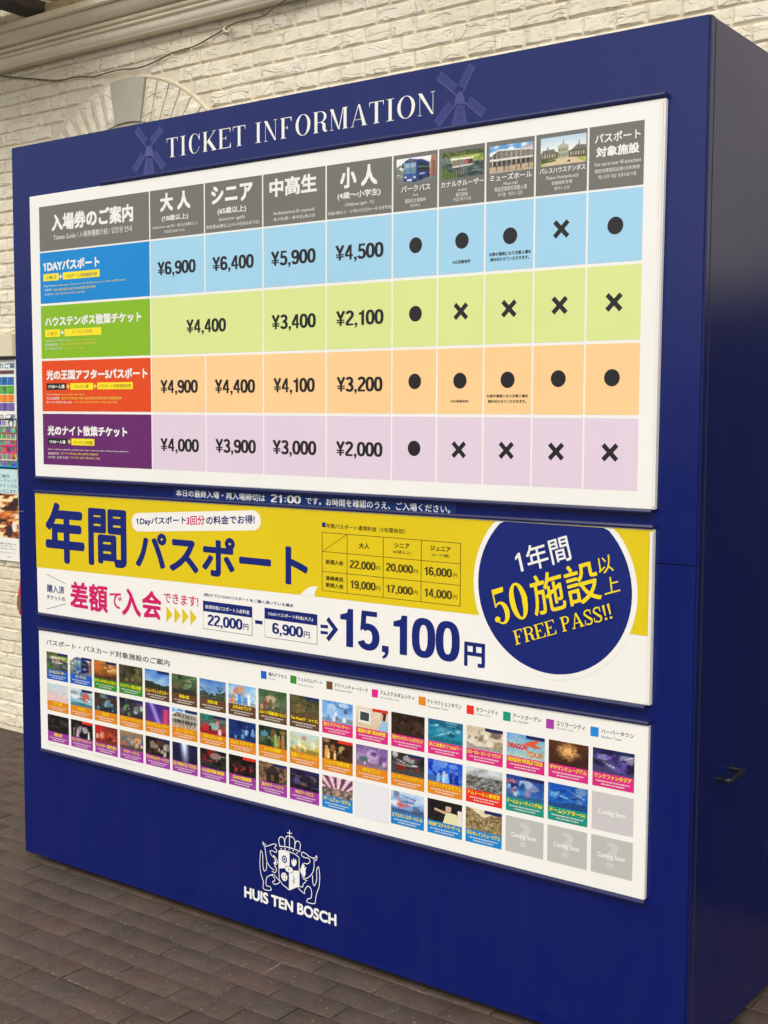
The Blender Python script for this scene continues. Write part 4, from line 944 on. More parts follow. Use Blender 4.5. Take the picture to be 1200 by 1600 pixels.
# ---- panel 1: cells
XC = [0.1545, 0.6680, 0.8955, 1.1200, 1.3465, 1.5655, 1.7060, 1.8445, 1.9820, 2.1210, 2.2593]
G_ = 0.0024
ROWZ = [(2.0510, 2.1925), (1.8840, 2.0460), (1.7075, 1.8765), (1.5370, 1.7000), (1.3640, 1.5290)]
def cellrect(c, r): return (XC[c] + G_ * (c > 0), ROWZ[r][0], XC[c + 1] - G_ * (c < 9), ROWZ[r][1])
def new_print(): return Print(YF - 0.0003)
def in_rect(t, r): return r[0] - .01 <= t[1] <= r[2] and r[1] - .004 <= t[2] <= r[3]
BOLD_HEAD = {'入場券のご案内', '大 人', 'シニア', '中高生', '小 人', '(18歳以上)', '(65歳以上)', '(4歳〜小学生)', 'パークバス', 'カナルクルーザー', 'ミューズホール', 'パレスハウステンボス', 'パスポート', '対象施設'}
# picture prints: a function of (u, v) coloured onto a fine grid
def vn(u, v, s, k): return noise.noise(Vector((u * s, v * s, k * 7.7)))
def mixc(a, b, t): t = max(0, min(1, t)); return tuple(x + (y - x) * t for x, y in zip(a, b))
def picture(pr, r, fn, nx=26, nz=18, e=0.0):
    base = len(pr.v); y = pr.yy(e)
    for j in range(nz + 1):
        for i in range(nx + 1): pr.v.append((r[0] + (r[2] - r[0]) * i / nx, y, r[1] + (r[3] - r[1]) * j / nz))
    C_ = [[lin(tuple(max(0, min(255, q)) for q in fn(i / nx, j / nz))) for i in range(nx + 1)] for j in range(nz + 1)]
    for j in range(nz):
        for i in range(nx):
            pr.f.append((base + j * (nx + 1) + i, base + j * (nx + 1) + i + 1, base + (j + 1) * (nx + 1) + i + 1, base + (j + 1) * (nx + 1) + i))
            pr.c.append([C_[j][i], C_[j][i + 1], C_[j + 1][i + 1], C_[j + 1][i]])
def Q4(r, pts): return [(r[0] + (r[2] - r[0]) * u, r[1] + (r[3] - r[1]) * v) for u, v in pts]
def C8(*c): return lin(c)
def inside(q, u, v):
    c = False; n = len(q); j = n - 1
    for i in range(n):
        if (q[i][1] > v) != (q[j][1] > v) and u < (q[j][0] - q[i][0]) * (v - q[i][1]) / (q[j][1] - q[i][1]) + q[i][0]: c = not c
        j = i
    return c
def raster(pr, r, fn, shapes, nx, nz, grain=14, seed=1.0):
    """photo print: background function, painted shapes, then fine light-and-dark detail"""
    def f(u, v):
        c = fn(u, v)
        acc_ = [0, 0, 0]
        for du in (-.25, .25):
            for dv in (-.25, .25):
                uu, vv = u + du / nx, v + dv / nz
                cc = c
                for q, col in shapes:
                    if inside(q, uu, vv): cc = col
                acc_ = [a_ + b_ / 4 for a_, b_ in zip(acc_, cc)]
        g_ = vn(u, v, 26, seed) * grain * 1.6 + vn(u, v, 60, seed + 3) * grain * 2
        return tuple(x + g_ for x in acc_)
    picture(pr, r, f, nx, nz)
def bar(u0, v0, u1, v1): return [(u0, v0), (u1, v0), (u1, v1), (u0, v1)]
def art_bus(pr, r, nx=60, nz=40):
    def f(u, v):
        if v < .22: return (116, 118, 120)
        c = mixc((196, 202, 196), (238, 240, 236), v * 1.2)
        if u < .20 and v < .62 + vn(u, v, 9, 2) * .5: c = mixc((84, 100, 76), (160, 170, 150), vn(u, v, 22, 4) + .5)
        return c
    S = [([(.86, .2), (1, .2), (1, 1), (.9, 1), (.88, .8)], (164, 104, 78)), ([(.93, .2), (1, .2), (1, .8), (.93, .8)], (120, 80, 64)),
         ([(.18, .12), (.52, .05), (.52, .92), (.34, .98), (.2, .88)], (54, 84, 156)), ([(.52, .05), (.86, .2), (.86, .74), (.66, .9), (.52, .92)], (34, 52, 108)),
         ([(.205, .40), (.50, .37), (.50, .80), (.215, .80)], (104, 138, 156)), ([(.21, .62), (.5, .62), (.5, .80), (.215, .80)], (150, 180, 190)), ([(.345, .38), (.36, .38), (.36, .80), (.345, .80)], (40, 60, 90)),
         ([(.56, .42), (.84, .43), (.84, .68), (.56, .79)], (30, 36, 40)), ([(.56, .60), (.84, .56), (.84, .60), (.56, .66)], (90, 110, 120)),
         ([(.19, .10), (.5, .04), (.5, .14), (.19, .2)], (24, 42, 110)), ([(.27, .11), (.40, .09), (.40, .17), (.27, .18)], (232, 234, 230)), ([(.21, .24), (.26, .23), (.26, .29), (.21, .30)], (230, 230, 220)), ([(.44, .20), (.49, .19), (.49, .26), (.44, .27)], (230, 230, 220)),
         ([(.22, .84), (.5, .86), (.5, .91), (.30, .93)], (40, 44, 52)), ([(.30, .87), (.44, .87), (.44, .90), (.30, .90)], (226, 170, 60)),
         ([(.59, .08), (.67, .10), (.67, .28), (.59, .26)], (16, 18, 22)), ([(.79, .16), (.84, .18), (.84, .32), (.79, .3)], (16, 18, 22)), ([(.60, .30), (.74, .32), (.74, .38), (.60, .37)], (150, 170, 220)), ([(.14, .62), (.18, .62), (.18, .82), (.14, .82)], (24, 28, 34))]
    raster(pr, r, f, S, nx, nz, 9, 1.3); pr.layer()
def art_boat(pr, r, nx=60, nz=40):
    def f(u, v):
        if v > .80: return mixc((52, 66, 30), (110, 118, 60), vn(u, v, 18, 2) + .5)
        if v > .56: return mixc((112, 140, 52), (176, 188, 96), vn(u, v, 6, 3) + .5) if u > .22 else mixc((60, 80, 60), (150, 160, 150), vn(u, v, 24, 3) + .5)
        if u + v < .45: return mixc((54, 84, 28), (108, 134, 60), vn(u, v, 24, 4) + .5)
        return mixc((34, 48, 44), (110, 128, 124), vn(u * .5, v * 2.4, 12, 5) + .4)
    S = [([(.22, .42), (.82, .46), (.90, .56), (.80, .50), (.28, .36)], (28, 38, 34)), (bar(.24, .44, .74, .66), (70, 52, 44)), ([(.19, .68), (.76, .66), (.76, .72), (.22, .75)], (238, 236, 222)), ([(.26, .38), (.70, .42), (.84, .48), (.24, .44)], (220, 216, 200)),
         (bar(.28, .10, .66, .28), (60, 66, 60))]
    for i in range(7): S.append((bar(.25 + i * .05, .44, .268 + i * .05, .66), (236, 232, 218)))
    for i in range(6): S.append((bar(.28 + i * .06, .10, .30 + i * .06, .30), (150, 150, 140)))
    S.append((bar(.58, .46, .64, .62), (196, 84, 56)))
    raster(pr, r, f, S, nx, nz, 12, 2.3); pr.layer()
def art_hall(pr, r, nx=60, nz=40):
    f = lambda u, v: mixc((96, 156, 214), (240, 244, 246), (vn(u, v, 5, 7) + .15) * 2.4) if v > .55 else mixc((168, 146, 120), (200, 182, 156), vn(u, v, 16, 3) + .5)
    S = [([(.0, .18), (.0, .62), (.20, .82), (1, .74), (1, .22)], (92, 86, 78)), ([(.22, .50), (1, .48), (1, .72), (.22, .78)], (122, 116, 104)), ([(.0, .60), (.20, .80), (1, .72), (1, .76), (.2, .86), (.0, .66)], (232, 230, 222)), ([(.68, .78), (1, .98), (1, .76)], (190, 190, 192)), ([(.74, .80), (1, .95), (1, .90), (.8, .8)], (130, 134, 140)),
         ([(.0, .44), (1, .44), (1, .50), (.0, .52)], (226, 222, 210)), ([(.0, .10), (1, .14), (1, .24), (.0, .22)], (192, 168, 140))]
    for i in range(9): S.append((bar(.06 + i * .11, .22, .074 + i * .11, .74), (212, 208, 196)))
    for i in range(8): S.append((bar(.09 + i * .11, .26, .15 + i * .11, .42), (50, 46, 42)))
    for i in range(6): S += [(bar(.16 + i * .14 + (i % 2) * .03, .08, .178 + i * .14 + (i % 2) * .03, .26), (36, 38, 46)), (bar(.163 + i * .14 + (i % 2) * .03, .26, .176 + i * .14 + (i % 2) * .03, .30), (200, 160, 130))]
    raster(pr, r, f, S, nx, nz, 10, 3.3); pr.layer()
def art_palace(pr, r, nx=60, nz=40):
    f = lambda u, v: mixc((240, 242, 236), (168, 200, 224), (v - .5) * 1.6) if v > .45 else (mixc((206, 200, 100), (150, 160, 60), vn(u, v, 14, 3) + .5) if abs(u - .5) > .18 + (.3 - v) else (212, 192, 158))
    S = [([(.0, .16), (.38, .24), (.38, .46), (.0, .42)], (88, 80, 58)), ([(.62, .24), (1, .18), (1, .46), (.62, .46)], (88, 80, 58)), ([(.0, .42), (.34, .46), (.30, .58), (.05, .56)], (112, 110, 100)), ([(.66, .46), (1, .46), (1, .60), (.80, .64)], (112, 110, 100)),
         ([(.38, .22), (.62, .22), (.62, .66), (.50, .76), (.38, .66)], (176, 178, 154)), (bar(.14, .56, .17, .68), (120, 116, 104)), (bar(.83, .6, .86, .78), (120, 116, 104)), (bar(.495, .75, .505, .86), (90, 90, 84)), ([(.60, .06), (.66, .06), (.66, .14), (.60, .14)], (60, 90, 40)), ([(.0, .10), (.34, .14), (.34, .20), (.0, .18)], (70, 92, 40))]
    for i in range(6):
        for u in (.03 + i * .055, .66 + i * .055): S.append((bar(u, .27, u + .022, .41), (206, 202, 182)))
    for i in range(4): S += [(bar(.41 + i * .055, .26, .43 + i * .055, .40), (84, 90, 76)), (bar(.41 + i * .055, .46, .43 + i * .055, .58), (84, 90, 76))]
    raster(pr, r, f, S, nx, nz, 8, 4.3); pr.layer()
ARTS = [art_bus, art_boat, art_hall, art_palace]
for c in range(10):
    r = cellrect(c, 0)
    pr = new_print(); pr.rect(r, GREY); pr.layer()
    if 5 <= c <= 8:
        ARTS[c - 5](pr, PHOTOS[c - 5]); pr.layer()
    for t in HEAD:
        if in_rect(t, r):
            big = t[0] in BOLD_HEAD
            pr.text(*t, WHITE, (0.045 if t[4] > .022 else 0.022) if big else 0.0)
    sub(pr, 'header_cell', P1)
RC = [(BLUE, LBLUE), (GREEN, LGREEN), (ORANGE, LORANGE), (PURPLE, LPURPLE)]
TXC = {'w': WHITE, 'y': lin((238, 214, 90)), 'k': INKK, 'b': lin((70, 90, 110)), 'o': lin((176, 150, 30)), 'r': lin((150, 80, 30))}
for i in range(4):
    pr = new_print(); pr.rect(cellrect(0, i + 1), RC[i][0]); pr.layer()
    for t in ROWLAB[i]:
        pr.text(*t[1:], TXC[t[0]], 0.05 if t is ROWLAB[i][0] else 0.0)
    for b in ROWBOX[i]:
        pr.rect(b[1], YBOX if b[0] == 'y' else INKK)
    pr.layer()
    for b in ROWBOX[i]: pr.text(*b[3:], TXC[b[2]], 0.03 if b[0] == 'k' else 0.0)
    for (x, z) in PLUS:
        if ROWZ[i + 1][0] < z < ROWZ[i + 1][1]:
            pr.rect((x - .008, z - .0022, x + .008, z + .0022), TXC['y'] if i > 1 else WHITE); pr.rect((x - .0026, z - .0068, x + .0026, z + .0068), TXC['y'] if i > 1 else WHITE, 3e-5)
    sub(pr, 'ticket_type_cell', P1)
pi = 0
for i in range(4):
    for c in range(1, 5):
        r = cellrect(c, i + 1)
        if i == 1 and c == 1: r = (r[0], r[1], cellrect(2, 2)[2], r[3])
        if i == 1 and c == 2: continue
        pr = new_print(); pr.rect(r, RC[i][1]); pr.layer()
        t = PRICES[pi]; pi += 1
        pr.geo(digits(t[0]), t[1], t[2] - 0.0005, t[3], 0.0385, INKK)
        sub(pr, 'price_cell', P1)
for i in range(4):
    for c in range(5, 10):
        r = cellrect(c, i + 1)
        pr = new_print(); pr.rect(r, RC[i][1]); pr.layer()
        k, x, z = MARKS[i][c - 5]
        if k == 'o': pr.ell(x, z, .0198, .0198, INKK)
        else:
            for s_ in (1, -1):
                a = .0175; pr.stroke([(x - a, z - s_ * a), (x + a, z + s_ * a)], .0112, INKK, 2e-5 * (s_ + 1))
        for t in NOTES:
            if r[0] < t[1] + t[3] / 2 < r[2] and r[1] < t[2] < r[3]: pr.text(*t, INKK, 0.025)
        sub(pr, 'mark_cell', P1)

# ---- panel 2: annual pass
def an(): return new_print()
pr = an()
ztop = lambda x: 1.2685 + (x - .1055) / 2.196 * .010 - .0022
el = [(x, z) for x, z in AN_EDGE]
low = [(0.1088, el[0][1]), (0.70, 1.0275), el[1], el[2], (2.3005, el[3][1])]
pr.poly(low + [(2.3005, ztop(2.3005)), (0.107, ztop(0.107))], YELLOW)
sub(pr, 'yellow_field', P2)
pr = an(); pr.layer(); pr.poly(FIN, PW); sub(pr, 'white_wave', P2)
# round badge, clipped by the panel's top edge
ccx = (CIRC[0][0] + CIRC[1][0]) / 2; crx = (CIRC[1][0] - CIRC[0][0]) / 2
ccz = CIRC[2][1] + crx
def clipped(rad):
    zt = ztop(ccx) - 0.0004
    out = []
    for i in range(72):
        a = 2 * math.pi * i / 72
        x, z = ccx + rad * math.cos(a), ccz + rad * math.sin(a)
        out.append((x, min(z, zt)))
    return out
pr = an(); pr.layer(); pr.poly(clipped((CIRC[4][0] - CIRC[3][0]) / 2), PW); pr.layer(); pr.poly(clipped(crx), NAVYI); pr.layer()
SWD = {'F': .62, 'R': .72, 'E': .66, 'P': .62, 'A': .78, 'S': .56, '!': .24}
for t in CIRCT:
    if t[0] == '5':
        U = Vector(t[4:6]) - Vector(t[2:4])
        pr.free('', t[2:], YTXT, 0.008, serif_word('50', {'5': .50, '0': .58}, .10, .17, .05))
    elif t[0] == 'F': pr.free('', t[2:], YTXT, 0.012, serif_word(t[1], SWD, .09, .13, .05))
    else: pr.free(t[1], t[2:], WHITE if t[0] == 'w' else YTXT, 0.012 if len(t[1]) > 1 else .004)
    pr.lay += .5
sub(pr, 'round_badge', P2)
# price table
pr = an(); pr.layer()
TL, TR, BR, BL = TAB[0:4]; vx = [TAB[4][0], TAB[5][0], TAB[6][0]]; hz = [TAB[7][1], TAB[8][1]]
x0, x1, z0, z1 = TL[0], TR[0], (BR[1] + BL[1]) / 2, (TL[1] + TR[1]) / 2
tabc = lin((72, 62, 20))
for zz in [z0, hz[0], hz[1], z1]: pr.rect((x0, zz - .0007, x1, zz + .0007), tabc)
for xx in [x0] + vx + [x1]: pr.rect((xx - .0009, z0, xx + .0009, z1), tabc, 3e-5)
pr.stroke([(x0, hz[0]), (vx[0], z1)], .0012, tabc, 6e-5)
pr.layer()
for t in TABT:
    if t[0][0] in '12' and ',' in t[0]: pr.geo(digits(t[0]), t[1], t[2], t[3], t[4], tabc)
    elif t[0][0] == '■':
        pr.rect((t[1], t[2] + .002, t[1] + .012, t[2] + .014), NAVYI)
        pr.text(t[0][1:], t[1] + .014, t[2], t[3] - .014, t[4], tabc, 0.01)
    else: pr.text(*t, tabc, 0.03 if t[4] > .012 else 0)
sub(pr, 'annual_price_table', P2)
for i, t in enumerate(BIG):
    if i == 0:
        pr = an(); pr.layer(); pr.geo(digits('15,100', .05), t[1], t[2], t[3], t[4], NAVYI)
    elif i == 1:
        pr.text(*t, NAVYI, 0.045, res=6); sub(pr, 'total_lettering', P2)
    elif i == 2:
        pr = an(); pr.layer(); pr.text(*t, NAVYI, 0.030, n=8, res=6)
    else:
        pr.text(*t, NAVYI, 0.026 if i == 3 else .032, n=8, res=6)
sub(pr, 'headline_lettering', P2)
for q in ARW:
    pass
pr = an(); pr.layer()
for q in ARW[:2]: pr.poly(q, NAVYI)
pr.stroke([((ARW[2][0][0] + ARW[2][1][0]) / 2, (ARW[2][0][1] + ARW[2][1][1]) / 2), ((ARW[2][2][0] + ARW[2][5][0]) / 2, (ARW[2][2][1] + ARW[2][5][1]) / 2), ((ARW[2][3][0] + ARW[2][4][0]) / 2, (ARW[2][3][1] + ARW[2][4][1]) / 2)], .013, NAVYI, 3e-5)
sub(pr, 'arrow_mark', P2)
# speech bubble
pr = an(); pr.layer()
bl, br, tr_, tl_ = [Vector(p) for p in PILL]
pts = []
U = (br - bl).normalized(); hgt = (tl_ - bl).length; rr = hgt / 2 * .98
for cxy, a0 in ((br - U * rr, -90), (bl + U * rr, 90)):
    mid = cxy + (tl_ - bl) / 2 * (1 if a0 == -90 else 1)
    for i in range(13):
        a = math.radians(a0 + 15 * i) + math.atan2(U.y, U.x)
        pts.append((mid.x + math.cos(a) * rr, mid.y + math.sin(a) * rr))
pr.poly(pts, PW); pr.layer()
CT = {'n': NAVYI, 'p': PINK, 'w': WHITE, 'd': NAVYI}
for t in PILLT: pr.free(t[1], t[2:], CT[t[0]], 0.03)
sub(pr, 'speech_bubble', P2)
feebox = []
for i in range(2):
    r = FEE[i]; pr = an(); pr.layer()
    pr.rect(r, lin((70, 72, 90))); pr.layer(); pr.rect((r[0] + .0012, r[1] + .0012, r[2] - .0012, r[3] - .0012), PW); pr.layer()
    pr.rect((r[0], FEEB[i], r[2], r[3]), NAVYI); pr.layer()
    for t in LOWT:
        if r[0] < t[2] + t[4] / 2 < r[2] and r[1] < t[3] + t[5] / 2 < r[3]:
            if t[0] == 'd': pr.geo(digits(t[1]), *t[2:], CT['d'])
            else: pr.text(*t[1:], CT[t[0]], 0.012)
            feebox.append(t)
    sub(pr, 'fee_box', P2)
pr = an(); pr.layer(); pr.rect(MINUS, NAVYI); sub(pr, 'minus_sign', P2)
for t in LOWT:
    if t in feebox: continue
    pr = an(); pr.layer()
    big = t[1] in ('差額', '入', '会')
    pr.text(*t[1:], CT[t[0]], 0.030 if big else (0.0 if t[4] < .012 else 0.015), res=5)
    sub(pr, 'slogan_lettering', P2)
for q in (SLASH[0:2], SLASH[2:4]):
    pr = an(); pr.layer(); pr.stroke(q, .0015, TXTG); sub(pr, 'accent_line', P2)
for q in TRI:
    pr = an(); pr.layer(); pr.poly(q, YELLOW); sub(pr, 'arrowhead', P2)

# ---- panel 3: attractions
pr = new_print()
pr.text(*P3T[0], TXTG, 0.02)
sub(pr, 'title_lettering', P3)
pr = new_print(); pr.text(*P3T[1], lin((150, 140, 150)), 0); sub(pr, 'small_print', P3)
LC = [(20, 96, 200), (52, 142, 44), (112, 74, 46), (222, 36, 134), (224, 138, 24), (232, 46, 36), (24, 150, 120), (166, 58, 164), (36, 134, 216)]
for (r, t, e_), c in zip(LEG, LC):
    pr = new_print(); pr.rect(r, lin(c)); pr.text(*t, TXTG, 0.015, 2e-5); pr.text(*e_, lin((110, 110, 110)), 0, 3e-5)
    sub(pr, 'legend_entry', P3)
LCd = dict(b=lin((20, 92, 190)), g=lin((48, 138, 40)), n=lin((98, 66, 42)), p=lin((216, 40, 130)), o=lin((220, 134, 26)), r=lin((226, 46, 34)), t=lin((22, 144, 124)), v=lin((158, 56, 158)), c=lin((16, 130, 204)))
# title, band colour, picture: sky/top colour, bottom colour, accents, number of accents, seed
T1 = [('カナルクルーザー', 'b', (76, 104, 52), (40, 52, 44), [(230, 228, 214), (60, 80, 40)], 'boat'), ('パークバス', 'b', (214, 220, 226), (70, 80, 100), [(30, 60, 140)], 'bus'),
('テディベアキングダム', 'g', (190, 120, 50), (110, 60, 24), [(230, 180, 110), (90, 46, 20), (200, 90, 30)], 26), ('ミステリー蝋人形館', 'g', (58, 56, 34), (86, 82, 50), [(128, 120, 76), (40, 38, 24)], 22),
('シューティングスター', 'n', (60, 120, 200), (190, 214, 232), [], 'hill'), ('恐竜の森', 'n', (74, 104, 66), (60, 66, 50), [(120, 150, 110), (30, 40, 28), (150, 70, 60)], 26),
('天空の城', 'n', (70, 120, 190), (150, 190, 220), [], 'wood'), ('ふわふわランド', 'n', (120, 180, 226), (230, 236, 236), [(240, 140, 60), (60, 140, 210), (250, 250, 250), (230, 110, 60)], 18),
('メルヘン不思議の森トロッコ', 'n', (52, 86, 50), (110, 120, 96), [(216, 150, 130), (60, 100, 56), (190, 80, 70), (230, 190, 160)], 16), ('The Maze(ザ・メイズ)', 'n', (44, 54, 30), (120, 100, 60), [(150, 130, 84), (110, 94, 54), (60, 60, 36)], 14),
('釣りアドベンチャー', 'p', (90, 150, 220), (170, 206, 236), [(240, 244, 246), (30, 36, 60), (250, 250, 250), (80, 120, 190)], 16), ('健康の館 採血検査', 'p', (226, 214, 196), (214, 190, 160), [], 'desk'),
('電脳サウンドオブレーシンググラウンド', 'p', (40, 26, 18), (60, 40, 28), [(84, 56, 36), (30, 18, 12)], 16), ('水と水素カフェ&バー', 'p', (22, 96, 130), (30, 150, 180), [(150, 220, 230), (20, 70, 100)], 14),
('カルーセル・メリーゴーラウンド', 'p', (206, 188, 156), (224, 214, 200), [(120, 100, 80), (240, 236, 226), (70, 60, 56)], 16), ('DRAGON WORLD TOUR', 'p', (96, 160, 220), (170, 200, 190), [(240, 244, 246), (60, 100, 60)], 'dragon'),
('ギヤマンミュージアム', 'p', (84, 46, 26), (60, 30, 20), [(250, 200, 120), (230, 160, 80)], 'chand'), ('リンクファンタジア', 'p', (24, 22, 70), (90, 80, 150), [(220, 220, 240), (120, 90, 200), (30, 24, 60)], 20)]
T2 = [('ガラス館', 'o', (190, 214, 220), (226, 190, 190), [], 0), ('VRの館', 'o', (196, 214, 222), (90, 176, 190), [(240, 244, 246), (60, 60, 80), (210, 60, 50)], 14), ('光の館', 'o', (70, 46, 30), (40, 60, 70), [(110, 190, 210), (50, 30, 20)], 16),
('バハムートディスコ', 'o', (34, 34, 50), (60, 60, 60), [(220, 230, 236), (120, 180, 90), (150, 80, 170), (20, 20, 24)], 22), ('ホログラムシアター', 'o', (60, 40, 120), (90, 50, 130), [(160, 120, 230), (220, 70, 110)], 'stage'), ('ミューズホール', 'o', (120, 170, 214), (150, 130, 110), [], 'hall'),
('変なロボット館', 'o', (30, 130, 110), (200, 30, 40), [(240, 240, 240), (200, 30, 40), (40, 40, 44), (30, 120, 100)], 22), ('Extra マチナカ', 'o', (14, 40, 100), (20, 60, 140), [(150, 200, 240), (10, 24, 70)], 10), ('みんなの農場', 'o', (24, 40, 30), (60, 90, 50), [(140, 170, 90), (170, 120, 60), (90, 160, 200), (20, 30, 20)], 18),
('宮殿ハーバスケット', 'o', (190, 210, 200), (210, 180, 60), [(240, 220, 120), (120, 190, 210), (240, 240, 230), (200, 100, 80)], 22), ('ショコラ伯爵の館', 'o', (46, 24, 14), (90, 54, 26), [(220, 160, 70), (30, 16, 10), (250, 210, 130)], 18),
('ISラビリンス', 'o', (120, 90, 150), (190, 150, 190), [(230, 200, 230), (80, 60, 120), (60, 110, 90)], 22), ('スーパートリックアート', 'o', (24, 22, 24), (90, 90, 90), [(236, 236, 236), (210, 30, 30), (120, 120, 120), (10, 10, 10)], 20),
('フラワーアイスカフェ', 'o', (20, 70, 200), (70, 140, 240), [(190, 224, 250), (16, 40, 150), (130, 190, 250)], 18), ('ドムトールン展望室', 'r', (206, 212, 216), (90, 92, 90), [(130, 130, 128), (60, 62, 60)], 'view'),
('ドームシューティング365', 't', (30, 60, 140), (60, 130, 200), [(190, 220, 240), (230, 120, 110), (240, 240, 240), (20, 30, 80)], 22), ('ドームシアター14', 't', (20, 80, 180), (30, 100, 190), [(130, 200, 240), (20, 50, 130), (180, 200, 190)], 20), None]
T3 = [('変憩の館', 'v', (20, 16, 16), (26, 20, 18), [(70, 62, 54), (44, 36, 30)], 8), ('ナイトメアファクトリー', 'v', (16, 14, 18), (20, 18, 22), [(200, 170, 200), (90, 90, 70), (230, 230, 230)], 9), ('ファンタジー 感覚の達人', 'v', (120, 40, 30), (170, 60, 40), [(240, 200, 170), (200, 30, 30), (60, 20, 20), (230, 120, 60)], 22),
('サモナーバトル', 'v', (150, 120, 90), (110, 100, 90), [(220, 180, 120), (60, 90, 150), (200, 60, 50), (230, 230, 220)], 22), ('デジタルホラーハウス', 'v', (22, 16, 16), (30, 24, 20), [(210, 190, 160), (120, 60, 40), (200, 200, 190)], 10), ('3D MIRACLE TOUR', 'v', (30, 26, 70), (24, 20, 50), [(200, 220, 250), (110, 130, 220)], 'beam'),
('VR心霊百物語 廃校篇', 'v', (20, 18, 20), (50, 46, 44), [(200, 30, 40), (220, 210, 200), (90, 86, 80), (20, 18, 20)], 20), ('日本の怪談屋敷', 'v', (16, 12, 12), (24, 16, 14), [(200, 50, 50), (60, 40, 30)], 7), ('恋のホラーハウス', 'v', (120, 90, 66), (80, 56, 40), [], 'house'), ('VRホラーハウス', 'v', (34, 26, 60), (30, 22, 40), [(90, 80, 130), (20, 14, 26), (120, 100, 90)], 20),
('ゲームミュージアム', 'c', (170, 120, 150), (120, 100, 110), [], 'rays'), 'note', ('リアルモンスターバトル', 'c', (190, 210, 236), (90, 130, 190), [(30, 40, 90), (210, 60, 50), (60, 130, 190), (240, 244, 250)], 20), ('VR360° スナイパーゲーム', 'c', (20, 20, 22), (30, 30, 30), [], 'shooter'),
('ポルセレインミュージアム', 'c', (150, 130, 90), (120, 96, 60), [], 'gallery'), None, None, None]
TXA, TW, TH = 0.1512, 0.1072, 0.0920
